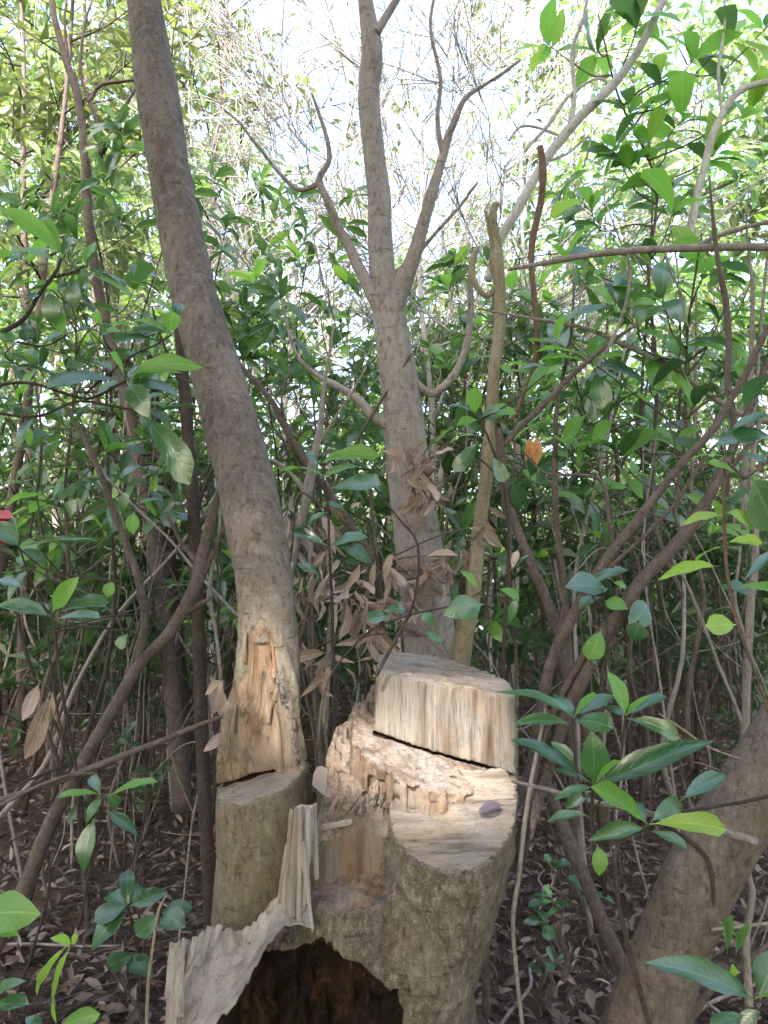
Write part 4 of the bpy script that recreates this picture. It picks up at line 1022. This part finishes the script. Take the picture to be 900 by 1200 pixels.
plant("whorled_sapling", "sapling with a bright whorl and hanging bluish leaf behind the block", "sapling", (570, 900), 2.45,
      [[(600, 1000, 7), (590, 800, 6), (596, 640, 5), (588, 560, 4), (562, 490, 3)], [(588, 560, 3), (550, 530, 3), (520, 520, 2)], [(562, 492, 3), (600, 470, 3), (640, 440, 2)]],
      [((556, 486), (555, 454), 17, 'bright', -.03, (0, -1, .3)), ((560, 488), (528, 472), 14, 'near', -.04), ((564, 488), (606, 474), 14, 'bright', .03), ((562, 490), (586, 480), 16, 'near', -.05), ((560, 492), (535, 500), 12, 'bright', -.03), ((578, 535), (590, 566), 16, 'near', 0, (0, -1, .2)), ((560, 518), (534, 552), 17, 'near', -.03, (.3, -1, .4)),
       ((558, 510), (525, 512), 12, 'bright', .04), ((600, 562), (612, 596), 20, 'near', .06, (0, -1, .2)), ((600, 440), (584, 428), 10, 'bright', 0), ((606, 434), (640, 432), 10, 'near', .03), ((620, 512), (617, 540), 12, 'orange', 0, (.3, -1, .1)), ((628, 512), (629, 544), 13, 'orange', 0, (-.2, -1, .1)), ((562, 490), (590, 500), 14, 'near', .05), ((640, 440), (662, 428), 12, 'bright', 0)])
plant("large_leaf_sapling", "sapling with one broad oval leaf left of the grey tree", "sapling", (400, 900), 2.6,
      [[(395, 980, 7), (392, 800, 6), (388, 680, 5), (384, 600, 4), (380, 560, 3)], [(384, 600, 3), (350, 580, 3), (340, 660, 2)]],
      [((388, 572), (448, 572), 28, 'near', -.05, (0, -.8, .6)), ((372, 545), (442, 526), 13, 'bright', -.05), ((380, 558), (330, 540), 13, 'bright', .05), ((376, 560), (420, 545), 13, 'bright', .04), ((378, 590), (405, 600), 14, 'near', .04), ((384, 640), (340, 625), 14, 'near', .04), ((372, 548), (360, 528), 11, 'near', 0), ((345, 655), (325, 690), 14, 'near', -.03),
       ((348, 660), (372, 672), 13, 'near', -.03), ((342, 680), (318, 690), 14, 'near', .02), ((386, 640), (430, 632), 20, 'near', .06), ((384, 600), (360, 612), 12, 'near', 0), ((390, 640), (440, 650), 16, 'near', .05)])

def whorl_plant(name, label, cat, base, Y, tips, Lm, kind, seed, n=(5, 8), mat='bark_stem', ratio=.34, group=None, upb=.3):
    """a plant whose leaf rosettes sit at given places, each leaf a part"""
    rs = np.random.RandomState(seed)
    root = thing(name, at(base[0], base[1], Y), label, cat, group)
    B = at(base[0], base[1], Y)
    bag = Bag(); T, Dd = [], []
    TP = np.array([at(t[0], t[1], t[2] if len(t) > 2 else Y) for t in tips])
    hi = TP[np.argmax(TP[:, 2])]; mx = TP.mean(0)
    ks = np.linspace(0, 1, 7)[:, None]
    main = B * (1 - ks) + np.array((mx[0] * .6 + hi[0] * .4, mx[1], hi[2])) * ks + rs.normal(0, .045, (7, 3)) * (ks > 0)
    bag.add(tube(main, np.linspace(.010, .003, 7), 6, 5, .05, 40))
    cen = catmull(main, 8)
    for p in TP:
        hd = np.hypot(*(cen[:, :2] - p[:2]).T)
        tz = p[2] - .35 * hd - rs.uniform(.03, .2)
        j = np.argmin(np.abs(cen[:, 2] - tz)); a0 = cen[j]
        l = np.linalg.norm(p - a0)
        m1 = a0 * .65 + p * .35 + rs.normal(0, .05 * l, 3) - np.array((0, 0, .08 * l)); m2 = a0 * .3 + p * .7 + rs.normal(0, .05 * l, 3) - np.array((0, 0, .07 * l))
        bag.add(tube(np.array((a0, m1, m2, p)), (.0042, .0034, .0026, .0018), 5, 5, .05, 40))
        T.append(p); Dd.append(unit(p - m2) + np.array((0, -.15, upb)))
    part("stem", root, bag.V(), bag.f, M[mat])
    P, X, L, W = whorls(np.array(T), np.array(Dd), rs, n, Lm, ratio)
    for i in range(len(P)):
        k = kind if isinstance(kind, str) else kind[rs.randint(len(kind))]
        put_leaf(root, P[i], X[i], L[i], W[i], unit(np.array((rs.normal(0, .25), -.35 + rs.normal(0, .25), 1))), k, rs.randint(5))
    return root
whorl_plant("backlit_tint_sapling", "backlit-tinted large-leaved sapling hanging over the pale sweeping limb", "sapling", (800, 700), 3.1,
            [(760, 165), (700, 60, 3.3), (640, 50, 3.4), (735, 120), (785, 215), (820, 60), (862, 40), (745, 300), (700, 310), (790, 245, 2.9), (838, 180), (690, 235, 3.4), (655, 300, 3.4), (735, 190), (880, 130), (900, 30), (775, 85), (720, 170), (750, 20), (800, 140)], .18, ('bright', 'bright', 'mid', 'lime'), 21, (5, 8), ratio=.40)  # bright and lime leaf colours stand in for missing backlight
whorl_plant("glossy_sapling", "broad-leaved glossy sapling under the level grey branch", "sapling", (810, 900), 2.75,
            [(775, 345), (830, 310), (850, 360), (800, 400), (720, 350), (745, 380), (880, 330), (690, 420), (760, 455), (820, 460), (880, 430), (700, 480), (650, 400), (720, 520), (790, 510), (660, 520)], .19, ('bright', 'mid', 'bright', 'near'), 22, (4, 7), ratio=.38)
whorl_plant("shaded_sapling", "narrow-leaved sapling at the foot of the level branch tangle", "sapling", (760, 930), 3.3,
            [(640, 430), (680, 450), (730, 450), (770, 500), (620, 560), (680, 575), (740, 560), (800, 575), (840, 610), (700, 630), (640, 480), (760, 600), (870, 560)], .19, ('mid', 'near', 'bright'), 23, (4, 7), ratio=.27)
whorl_plant("leafy_sapling", "leafy sapling crowding the left of the leaning notched tree", "sapling", (70, 900), 3.0,
            [(20, 300), (60, 330), (120, 380), (160, 330), (40, 420), (110, 420), (170, 470), (30, 520), (95, 540), (160, 560), (60, 580), (190, 600), (130, 620), (30, 660), (180, 420), (20, 470), (130, 520), (70, 480)], .15, ('mid', 'near', 'mid', 'bright'), 24, (4, 8), ratio=.36)
whorl_plant("thicket_sapling", "leafy sapling filling the gap between notched tree and grey tree", "sapling", (380, 880), 4.3,
            [(300, 330), (330, 380), (380, 360), (320, 440), (400, 400), (290, 400), (350, 300), (420, 440), (340, 500), (390, 520), (310, 560), (420, 560), (360, 430), (290, 480), (410, 330), (385, 470)], .15, ('mid', 'bright', 'mid'), 25, (4, 8), ratio=.38)
whorl_plant("back_sapling", "leafy sapling standing close behind the snapped pale sapling", "sapling", (600, 880), 4.0,
            [(520, 330), (560, 380), (620, 380), (640, 330), (540, 430), (610, 450), (530, 500), (650, 420), (570, 300), (640, 500), (660, 360), (520, 420), (690, 330), (600, 340)], .16, ('mid', 'bright', 'mid'), 26, (4, 8), ratio=.38)
whorl_plant("young_undergrowth", "young plant of scattered dark leaves beside the fallen pole", "plant", (660, 1150), 2.4,
            [(650, 1010), (645, 1050), (690, 1045), (640, 1078)], .07, 'near', 27, (3, 5), ratio=.5)
whorl_plant("creeping_plant", "tiny green plant on the litter at the pole's foot", "plant", (640, 1140), 2.5, [(632, 1132), (650, 1125)], .05, 'near', 28, (3, 4), ratio=.5)

# dead twig hung with dry brown leaves
db = thing("dead_leafy_bough", at(430, 800, 3.0), "dead bough of curled brown leaves heaped against the grey tree", "branch")
bag = Bag()
rs = np.random.RandomState(31)
tips = []
for k in range(26):
    c = (rs.normal(425, 42), rs.normal(705, 42))
    if k > 20: c = (rs.normal(500, 10), rs.normal(560, 28))
    if k in (18, 19, 20): c = (rs.normal(535, 12), rs.normal(640, 30))
    Y = rs.uniform(2.75, 3.05) if k <= 20 else 2.98
    p = at(c[0], c[1], Y); s = at(445, 660, 2.95) if k <= 20 else at(520, 520, 3.0)
    bag.add(tube(np.array((s, (s + p) / 2 + rs.normal(0, .03, 3), p)), (.005, .003, .0018), 5, 4))
    tips.append(p)
bag.add(tube(np.array((at(432, 560, 2.96), at(440, 640, 2.95), at(445, 720, 2.95), at(420, 800, 2.95))), (.007, .008, .008, .006), 6, 5))
part("stem", db, bag.V(), bag.f, M['bark_stem'])
for p in tips:
    for q in range(rs.randint(7, 12)):
        d = np.array((rs.normal(0, .55), rs.normal(-.1, .5), -.85 + rs.normal(0, .5)))
        L = rs.uniform(.06, .135)
        put_leaf(db, p + rs.normal(0, .035, 3), d, L, L * rs.uniform(.17, .30), rs.normal(0, 1, 3) + np.array((0, -.8, .2)), 'dead', rs.randint(5))
# dry leaves hanging at the left, by the notch, and on the sawn face
hang = thing("dry_leaf_spray", at(50, 815, 2.2), "two long curled brown leaves hanging above the grey vine", "leaves")
V, Fc = tube(np.array((at(30, 790, 2.2), at(50, 800, 2.2), at(62, 812, 2.2))), (.002, .002, .0015), 5, 4)
part("twig", hang, V, Fc, M['bark_stem'])
for b, tp, w in (((58, 812), (30, 900), 20), ((46, 800), (26, 842), 15), ((62, 812), (55, 850), 12)):
    leaf_px(hang, b, tp, 2.2, 2.18, w, 'dead', (.5, -1, .1))
hang = thing("dry_leaf_clump", at(262, 800, 2.45), "small clump of curled dry leaves behind the notch's left edge", "leaves")
V, Fc = tube(np.array((at(262, 780, 2.45), at(258, 800, 2.45), at(254, 815, 2.45))), (.002, .002, .0015), 5, 4)
part("twig", hang, V, Fc, M['bark_stem'])
for b, tp, w in (((258, 800), (250, 838), 16), ((262, 798), (244, 812), 14), ((256, 805), (262, 840), 14), ((268, 855), (238, 880), 12)):
    leaf_px(hang, b, tp, 2.45, 2.42, w, 'dead', (.3, -1, .2))
def lone_leaf(name, label, b, tp, Y0, Y1, w, kind, up, var):
    o = leaf_px(None, b, tp, Y0, Y1, w, kind, up, var)
    o.name = name
    return tag(o, label, "leaf")
lone_leaf("fallen_leaf", "dry pinkish curled leaf caught between stump and notched tree", (398, 915), (364, 925), 2.0, 1.97, 40, 'litter', (-.3, -1, .5), 2)
lone_leaf("fallen_leaf", "small dark purplish leaf lying on the sawn face", (590, 943), (560, 953), 1.872, 1.858, 18, 'purple', (0, -.5, 1), 0)

# red ribbon and berries
rb = thing("red_ribbon", at(2, 600, 2.9), "red plastic ribbon tied to a thin stem", "ribbon")
for k, (x0, x1, y0, y1) in enumerate(((-2, 11, 598, 616), (-3, 8, 612, 637))):
    V, Fc = [], []
    n = 7
    for i in range(n):
        t = i / (n - 1)
        for s in (0, 1):
            V.append(at((x0 + (x1 - x0) * s) + 3 * math.sin(t * 5 + k), y0 + (y1 - y0) * t, 2.9 + .02 * math.sin(t * 7 + 2.2 * s)))
    for i in range(n - 1): Fc.append([2 * i, 2 * i + 1, 2 * i + 3, 2 * i + 2])
    V = np.array(V); V2 = V + np.array((0, .0015, 0)); m = len(V)
    Fc2 = Fc + [[q + m for q in f[::-1]] for f in Fc]
    part("ribbon_tail" if k else "knot", rb, np.vstack([V, V2]), Fc2, M['red'])
be = thing("berry_cluster", at(892, 548, 1.75), "cluster of small dull red berries by the broad dark leaves", "berries")
for px, py in ((888, 546), (896, 542), (900, 550), (892, 552)):
    bm_v = []
    c = at(px, py, 1.75); r = .0045
    rings = 6; sg = 8
    Vb = [c + np.array((0, 0, r))]
    for i in range(1, rings):
        for j in range(sg):
            a, b = math.pi * i / rings, 2 * math.pi * j / sg
            Vb.append(c + r * np.array((math.sin(a) * math.cos(b), math.sin(a) * math.sin(b), math.cos(a) * .92)))
    Vb.append(c - np.array((0, 0, r * .85)))
    Fb = [[0, 1 + j, 1 + (j + 1) % sg] for j in range(sg)]
    Fb += [[1 + i * sg + j, 1 + (i + 1) * sg + j, 1 + (i + 1) * sg + (j + 1) % sg, 1 + i * sg + (j + 1) % sg] for i in range(rings - 2) for j in range(sg)]
    e = len(Vb) - 1; o = 1 + (rings - 2) * sg
    Fb += [[e, o + (j + 1) % sg, o + j] for j in range(sg)]
    part("berry", be, np.array(Vb), Fb, M['berry'])
V, Fc = tube(np.array((at(905, 530, 1.75), at(898, 538, 1.75), at(893, 546, 1.755))), (.0015, .0012, .001), 5, 4)
part("stalk", be, V, Fc, M['bark_stem'])

# ------------------------------------------------------------------ the thicket behind: saplings one by one
def foliage(root, P, X, L, W, mat, lod, rs, up=(0, -.25, 1)):
    V, Fc, uv, ti = leaf_batch(P, X, np.asarray(up, float) + rs.normal(0, .25, (len(P), 3)), L, W, lod, .15, rs)
    return part("foliage", root, V, Fc, M[mat], False, uv, ti, "stuff")
def sapling(px, Y, h, seed, label, group, mat='leaf_mid', stemmat='bark_dark', L=.13, nb=12, blen=.34, first=.35, r0=.016, lean=None, n=(4, 8), sub=3, lod=1, ratio=.36, cat="sapling", name="sapling"):
    rs = np.random.RandomState(seed)
    x = (px - 450) / F * Y
    z = gz(x, Y)
    ln = lean if lean is not None else (rs.normal(0, .18) * h * .5, rs.normal(0, .12) * h * .4)
    segs, tips, dirs = grow(rs, (x, Y, z), h, ln, r0, first, nb, blen, sub)
    root = thing(name, (x, Y, z), label, cat, group)
    stems_part(root, segs, M[stemmat])
    P, X, Ls, W = whorls(tips, dirs + np.array((0, 0, .02)), rs, n, L, ratio)
    foliage(root, P, X, Ls, W, mat, lod, rs)
    return root
rs0 = np.random.RandomState(5)
def where(px):
    for lim, t in ((60, "the long-leaved branch"), (140, "the pale-limbed slender tree"), (230, "the crooked forked stem"), (320, "the notched leaning tree"), (420, "the knotted thin sapling"), (520, "the grey forked tree"),
                   (600, "the snapped pale sapling"), (680, "the brown shrub stem"), (770, "the leaning dark clump"), (850, "the level grey branch")):
        if px < lim: return t
    return "the bare slanting trunk"
k = 0
GA = "shaded saplings in the thicket"
GB = "sunlit saplings deeper in the thicket"
for row, (Y0, Y1, cnt) in enumerate(((4.2, 5.4, 13), (5.4, 7.2, 16), (7.2, 9.5, 18))):
    for i in range(cnt):
        px = -90 + 1080 * (i + rs0.rand()) / cnt
        Y = rs0.uniform(Y0, Y1)
        centre = 240 < px < 650
        top = rs0.uniform(330, 470) if centre else rs0.uniform(120, 380)
        if row == 2: top = rs0.uniform(270, 420) if centre else rs0.uniform(40, 330)
        h = CAMZ + Y * (649 - top) / F
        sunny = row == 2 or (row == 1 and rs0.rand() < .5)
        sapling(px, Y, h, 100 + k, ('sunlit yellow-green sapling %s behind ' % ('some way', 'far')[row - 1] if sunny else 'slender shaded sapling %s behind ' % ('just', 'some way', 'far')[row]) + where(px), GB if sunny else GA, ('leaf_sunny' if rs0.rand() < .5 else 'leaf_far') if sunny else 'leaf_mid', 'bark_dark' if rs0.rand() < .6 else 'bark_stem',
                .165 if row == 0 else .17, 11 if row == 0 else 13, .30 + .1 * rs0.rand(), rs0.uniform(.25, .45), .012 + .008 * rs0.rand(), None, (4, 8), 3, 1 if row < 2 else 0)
        k += 1
# low dark understorey
for i in range(26):
    Y = rs0.uniform(3.6, 8.5); px = rs0.uniform(-60, 960)
    if 330 < px < 620 and Y < 4.5: Y += 2
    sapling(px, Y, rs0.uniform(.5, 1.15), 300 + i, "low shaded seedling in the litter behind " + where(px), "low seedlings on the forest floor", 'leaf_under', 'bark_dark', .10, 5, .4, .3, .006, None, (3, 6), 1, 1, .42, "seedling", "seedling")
for i in range(48):
    Y = rs0.uniform(4.2, 8.5); px = -80 + 1060 * (i * .618 % 1)
    if 290 < px < 650 and i % 2: continue
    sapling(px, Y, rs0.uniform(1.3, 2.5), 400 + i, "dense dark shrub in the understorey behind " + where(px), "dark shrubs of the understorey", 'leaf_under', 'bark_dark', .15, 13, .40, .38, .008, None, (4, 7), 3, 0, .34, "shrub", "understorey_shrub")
# bare crooked stems
for i in range(150):
    Y = rs0.uniform(3.0, 8.5); px = rs0.uniform(-60, 960)
    if 380 < px < 620 and Y < 4.0: Y += 1.5
    x = (px - 450) / F * Y; z = gz(x, Y)
    h = rs0.uniform(1.6, 3.6); m = 8
    t = np.linspace(0, 1, m)
    le = rs0.normal(0, .75, 2) * h * .35
    P = np.stack([x + le[0] * t ** 1.4, Y + abs(le[1]) * t, z - .03 + h * t], 1)
    P[1:, :2] += np.cumsum(rs0.normal(0, .055, (m - 1, 2)), 0) + rs0.normal(0, .02, (m - 1, 2))
    r = rs0.uniform(.005, .014)
    root = thing("bare_sapling", P[0], ("thin bare crooked stem %s " % ("near" if Y < 5 else "far behind")) + where(px), "stem", "bare crooked stems of the undergrowth")
    mt = M[('bark_dark', 'bark_dark', 'bark_stem', 'twig_grey')[rs0.randint(4)]]
    V, Fc = tube(P, r * (1 - .6 * t), 7, 4, .06, 30)
    part("stem", root, V, Fc, mt)
    for q in range(rs0.randint(3, 7)):
        s = rs0.randint(2, m); d = unit(rs0.normal(0, 1, 3) + np.array((0, 0, .4)))
        l = rs0.uniform(.3, .9); c = P[s] + d * l * .5 + rs0.normal(0, .05, 3)
        e = c + unit(d + rs0.normal(0, .35, 3)) * l * .5
        V, Fc = tube(np.array((P[s], c, e)), (r * .4, r * .3, .0015), 5, 4)
        part("side_twig", root, V, Fc, mt)
for i in range(34):
    Y = rs0.uniform(2.55, 4.2); px = rs0.uniform(640, 930) if i % 3 else rs0.uniform(-30, 235)
    x = (px - 450) / F * Y; z = gz(x, Y)
    h = rs0.uniform(1.3, 3.0); m = 9; t = np.linspace(0, 1, m)
    le = rs0.normal(0, 1.0) * h * .4
    P = np.stack([x + le * t ** 1.3, Y + rs0.uniform(-.1, .5) * t, z - .03 + h * t * (1 - .25 * t * (abs(le) > .5))], 1)
    P[1:] += np.cumsum(rs0.normal(0, .03, (m - 1, 3)), 0)
    r = rs0.uniform(.0028, .0062)
    root = thing("thin_sapling", P[0], ("thin wiry stem tangled %s " % ("close before" if Y < 3.2 else "right behind")) + where(px), "stem", "thin wiry stems of the tangle")
    mt = M[('bark_stem', 'twig_grey', 'bark_dark', 'twig_grey')[i % 4]]
    V, Fc = tube(P, r * (1 - .55 * t), 6, 4, .06, 30)
    part("stem", root, V, Fc, mt)
    for q in range(rs0.randint(4, 8)):
        a = rs0.randint(2, m); d = unit(rs0.normal(0, 1, 3) * (1, .5, 1) + np.array((0, 0, .3)))
        l = rs0.uniform(.2, .7); c = P[a] + d * l * .5 + rs0.normal(0, .04, 3)
        V, Fc = tube(np.array((P[a], c, c + unit(d + rs0.normal(0, .4, 3)) * l * .5)), (r * .5, r * .4, .0010), 5, 5)
        part("side_twig", root, V, Fc, mt)
# leafless, finely twigged trees against the sky
def twiggy(px, Y, h, seed, label, mat, nb, sub2, first=.4, r0=.03):
    rs = np.random.RandomState(seed)
    x = (px - 450) / F * Y
    segs, tips, dirs = grow(rs, (x, Y, gz(x, Y)), h, (rs.normal(0, .3), 0), r0, first, nb, .34, 6, .05, .7)
    extra = []
    for p, d in zip(tips, dirs):
        for q in range(sub2):
            dd = unit(unit(d) + rs.normal(0, .7, 3)); l = rs.uniform(.15, .5)
            m = p + dd * l * .5 + rs.normal(0, .03, 3)
            extra.append((np.array((p - unit(d) * rs.uniform(0, .3), m, m + unit(dd + rs.normal(0, .4, 3)) * l * .5)), np.array((.004, .003, .0012)), 3))
    root = thing("bare_tree", (x, Y, gz(x, Y)), label, "tree", "finely twigged bare trees")
    stems_part(root, segs[:1], M[mat], "trunk")
    o = stems_part(root, segs[1:] + extra, M[mat], "twigs"); o["kind"] = "stuff"
for i, (px, Y, h) in enumerate(((505, 5.2, 4.9), (380, 6.0, 5.6), (330, 5.6, 5.0), (600, 5.4, 4.9), (470, 7.5, 6.6), (300, 7.6, 6.8), (575, 6.6, 5.8), (255, 6.4, 6.0))):
    twiggy(px, Y, h, 500 + i, "leafless finely twigged tree rising behind " + where(px), 'bark_pale', 16, 4)
# taller trees beyond
def tall_tree(px, Y, h, seed, mat, L, nb, r0, label, first=.35, dense=(9, 18)):
    rs = np.random.RandomState(seed)
    x = (px - 450) / F * Y; z = gz(x, Y)
    segs, tips, dirs = grow(rs, (x, Y, z), h, (rs.normal(0, .4), rs.normal(0, .3)), r0, first, nb, .30, 5, .04, .5)
    root = thing("forest_tree", (x, Y, z), label, "tree", "tall trees beyond the thicket")
    stems_part(root, segs[:1], M['bark_grey'], "trunk")
    stems_part(root, segs[1:], M['bark_stem'], "branches")["kind"] = "stuff"
    P, X, Ls, W = whorls(tips, dirs, rs, dense, L, .42)
    P = P + rs.normal(0, .16, P.shape)
    foliage(root, P, X, Ls, W, mat, 0, rs)
for i in range(20):
    px = -150 + 1200 * (i + rs0.rand()) / 20
    Y = rs0.uniform(9.5, 15)
    centre = 215 < px < 670
    top = rs0.uniform(60, 380) if centre else rs0.uniform(-120, 180)
    tall_tree(px, Y, CAMZ + Y * (649 - top) / F, 700 + i, ('leaf_sunny', 'leaf_far', 'leaf_olive')[i % 3] if px > 250 else ('leaf_far', 'leaf_sunny')[i % 2], .24, 20, .06, "tall leafy tree beyond the thicket behind " + where(px), dense=(2, 6) if centre else (9, 18))
for i, (px, Y, h) in enumerate(((30, 6.2, 6.6), (205, 7.0, 7.4), (-40, 5.2, 5.6), (120, 8.0, 8.0))):
    rs = np.random.RandomState(840 + i); x = (px - 450) / F * Y
    segs, tips, dirs = grow(rs, (x, Y, gz(x, Y)), h, (rs.normal(0, .3), 0), .045, .55, 16, .26, 6, .05, .35)
    root = thing("dark_crowned_tree", (x, Y, gz(x, Y)), "dark small-leaved tree rising behind " + where(px), "tree", "dark small-leaved trees")
    stems_part(root, segs[:1], M['bark_stem'], "trunk")
    stems_part(root, segs[1:], M['bark_dark'], "branches")["kind"] = "stuff"
    P, X, Ls, W = whorls(tips, dirs, rs, (6, 11), .15, .42)
    P = P + rs.normal(0, .09, P.shape)
    foliage(root, P, X, Ls, W, 'leaf_olive', 0, rs)
# the far wood, one mass
rs = np.random.RandomState(77)
n = 70000
ang = rs.uniform(-math.pi, math.pi, n); ang[:24000] *= .2  # full ring round the camera, added out of view to dim ambient light
rad = np.where(np.abs(ang) < .65, rs.uniform(15, 24, n), rs.uniform(6.5, 14, n))
hh = np.where(np.abs(ang) < .65, np.clip(rs.gamma(2.0, 1.35, n) + .05, 0, 11), rs.uniform(0, 8, n))
P = np.stack([np.sin(ang) * rad, np.cos(ang) * rad, hh], 1)
P[:, 2] *= np.where(np.abs(ang - .0) < .24, .5, .8)
keep = noise(P, (.55, .55, .55), 4) + .35 * noise(P, (1.6, 1.6, 1.6), 5) > np.where(P[:, 2] < 2.2, -.6, .0)
P = P[keep]; n = len(P)
X = rs.normal(0, 1, (n, 3)); X[:, 2] -= .2
L = rs.uniform(.2, .42, n)
V, Fc, uv, ti = leaf_batch(P, X, np.array((0, -.3, 1.0)) + rs.normal(0, .4, (n, 3)), L, L * .5, 0, .1, rs)
far = tag(link("far_wood", mesh_from("far_wood", V, Fc, M['leaf_sunny'], False, uv, ti)), "far sunlit wood reading as one leafy mass", "wood", kind="stuff")

n = 9000
ang = rs.uniform(-.6, .6, n); rad = rs.uniform(8.5, 15, n)
P = np.stack([np.sin(ang) * rad, np.cos(ang) * rad, rs.gamma(2.0, .42, n)], 1)
X = rs.normal(0, 1, (n, 3)); L = rs.uniform(.14, .28, n)
V, Fc, uv, ti = leaf_batch(P, X, np.array((0, -.3, 1.0)) + rs.normal(0, .4, (n, 3)), L, L * .42, 0, .1, rs)
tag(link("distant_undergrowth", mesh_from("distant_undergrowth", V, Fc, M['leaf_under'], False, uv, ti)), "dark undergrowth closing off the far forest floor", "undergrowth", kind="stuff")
# ------------------------------------------------------------------ leaf litter
rs = np.random.RandomState(91)
n = 42000
Y = 1.6 + 12 * rs.rand(n) ** 1.35; X0 = (rs.rand(n) - .5) * (2.4 + 1.25 * Y)
P = np.stack([X0, Y, ground_z(X0, Y) + .012 + rs.rand(n) * .02], 1)
X = rs.normal(0, 1, (n, 3)); X[:, 2] *= .25
L = rs.uniform(.03, .085, n)
X[:, 2] *= 1.7
V, Fc, uv, ti = leaf_batch(P, X, np.array((0, 0, 1.0)) + rs.normal(0, .65, (n, 3)), L, L * rs.uniform(.2, .42, n), 1, .2, rs)
tag(link("leaf_litter", mesh_from("leaf_litter", V, Fc, M['leaf_litter'], False, uv, ti)), "carpet of dry brown fallen leaves on the forest floor", "leaf litter", kind="stuff")
cnt = 0
while cnt < 240:
    Y = rs.uniform(1.9, 4.2); px = rs.uniform(-30, 930)
    x = (px - 450) / F * Y
    if -.55 < x < .45 and 1.4 < Y < 2.4: continue
    L = rs.uniform(.05, .095); a = rs.rand() * 6.28
    o = put_leaf(None, (x, Y, gz(x, Y) + .035), (math.cos(a), math.sin(a), rs.normal(0, .2)), L, L * rs.uniform(.25, .42), (rs.normal(0, .4), rs.normal(0, .4), 1), 'litter', rs.randint(5), name="fallen_leaf")
    tag(o, "dry brown fallen leaf lying loose on top of the litter", "leaf", "loose fallen leaves on the litter")
    cnt += 1
# fallen twigs
for i in range(46):
    Y = rs.uniform(2.1, 5.5); px = rs.uniform(-30, 930); x = (px - 450) / F * Y
    if -.5 < x < .4 and Y < 2.5: continue
    a = rs.rand() * 3.14; l = rs.uniform(.2, .7)
    t = np.linspace(-.5, .5, 5)
    P = np.stack([x + math.cos(a) * l * t, Y + math.sin(a) * l * t, np.zeros(5)], 1) + rs.normal(0, .015, (5, 3))
    P[:, 2] = ground_z(P[:, 0], P[:, 1]) + .03 + rs.uniform(0, .05) * (t + .5)
    V, Fc = tube(P, rs.uniform(.003, .008) * np.array((1, .9, .8, .7, .5)), 6, 4, .08, 30)
    solo("fallen_twig", V, Fc, M[('bark_stem', 'bark_dark', 'twig_grey')[i % 3]], "thin fallen twig lying on the leaf litter", "twig", "fallen twigs on the litter")

# ------------------------------------------------------------------ unseen crowns added overhead to shade the foreground
def crown_tree(x, y, h, seed, rad, nclump, root=None, label=None):
    rs = np.random.RandomState(seed)
    z = gz(x, y)
    # the trunk is kept out of view and leans in under its crown
    sx = 1.0 if x >= -1.2 else -1.0
    tx = sx * max(abs(x), .62 * y + 1.7) if y > -1.0 else x
    z = gz(tx, y)
    root = thing("added_shade_tree", (tx, y, z), label, "tree", "unseen trees added for shade")
    V, Fc = tube(np.array(((tx, y, z - .05), (tx * .97 + x * .03, y, h * .3), (tx * .75 + x * .25, y + .1, h * .65), (x, y, h))), (.13, .10, .08, .05), 14, 6, .04, 20)
    part("trunk", root, V, Fc, M['bark_brown'])
    c = np.array((x, y, h))
    bag = Bag(); tips = []
    for i in range(nclump):
        d = unit(rs.normal(0, 1, 3)) * np.array((1, 1, .34)) * rad * rs.uniform(.3, 1) ** .6
        p = c + d
        if i and any(np.linalg.norm((w - q) - ((w - q) @ np.array(sun_dir)) * np.array(sun_dir)) < .27 for w in (p, c + d * .6) for q in (np.array((.15, 1.99, .93)), np.array((-.26, 2.04, 1.06)))): continue  # no clumps on the sun rays to stump and notch
        tips.append(p)
        bag.add(tube(np.array((c + d * .05, c + d * .5 + np.array((0, 0, -.15)), p)), (.03, .015, .005), 5, 3))
    part("branches", root, bag.V(), bag.f, M['bark_stem'])["kind"] = "stuff"
    P, X, Ls, W = whorls(np.array(tips), np.tile((0, 0, 1.0), (len(tips), 1)), rs, (14, 22), .30, .5)
    P = P + rs.normal(0, .22, P.shape)
    # leaves cut out along the sun rays to place the lit patches
    S = np.array(sun_dir)
    keep = np.ones(len(P), bool)
    for q, rr in ((np.array((.16, 1.98, .92)), .22), (np.array((-.245, 2.04, 1.07)), .13)):
        v = P + X * Ls[:, None] * .5 - q; t = v @ S
        keep &= np.linalg.norm(v - t[:, None] * S, axis=1) > rr
    foliage(root, P[keep], X[keep], Ls[keep], W[keep], 'leaf_shade', 0, rs, (0, 0, 1))
off = np.array(sun_dir) / sun_dir.z
for i, (gxp, gyp, h, rad) in enumerate(((-1.6, 1.2, 6.2, 2.4), (1.8, 1.6, 6.6, 2.5), (0.35, 4.7, 6.8, 2.3), (-2.6, 3.8, 7.0, 2.4), (2.9, 4.0, 7.0, 2.3), (-1.0, 7.4, 7.2, 1.5), (2.0, 6.8, 7.2, 2.4), (-4.4, 6.2, 7.2, 2.4), (4.8, 6.4, 7.2, 2.3), (3.6, .9, 5.2, 1.9), (-3.6, .6, 6.0, 2.3), (.6, -1.0, 6.6, 2.0))):
    crown_tree(gxp + off[0] * h, gyp + off[1] * h, h, 900 + i, rad, 190, None, "added unseen tree whose leafy crown shades the foreground")
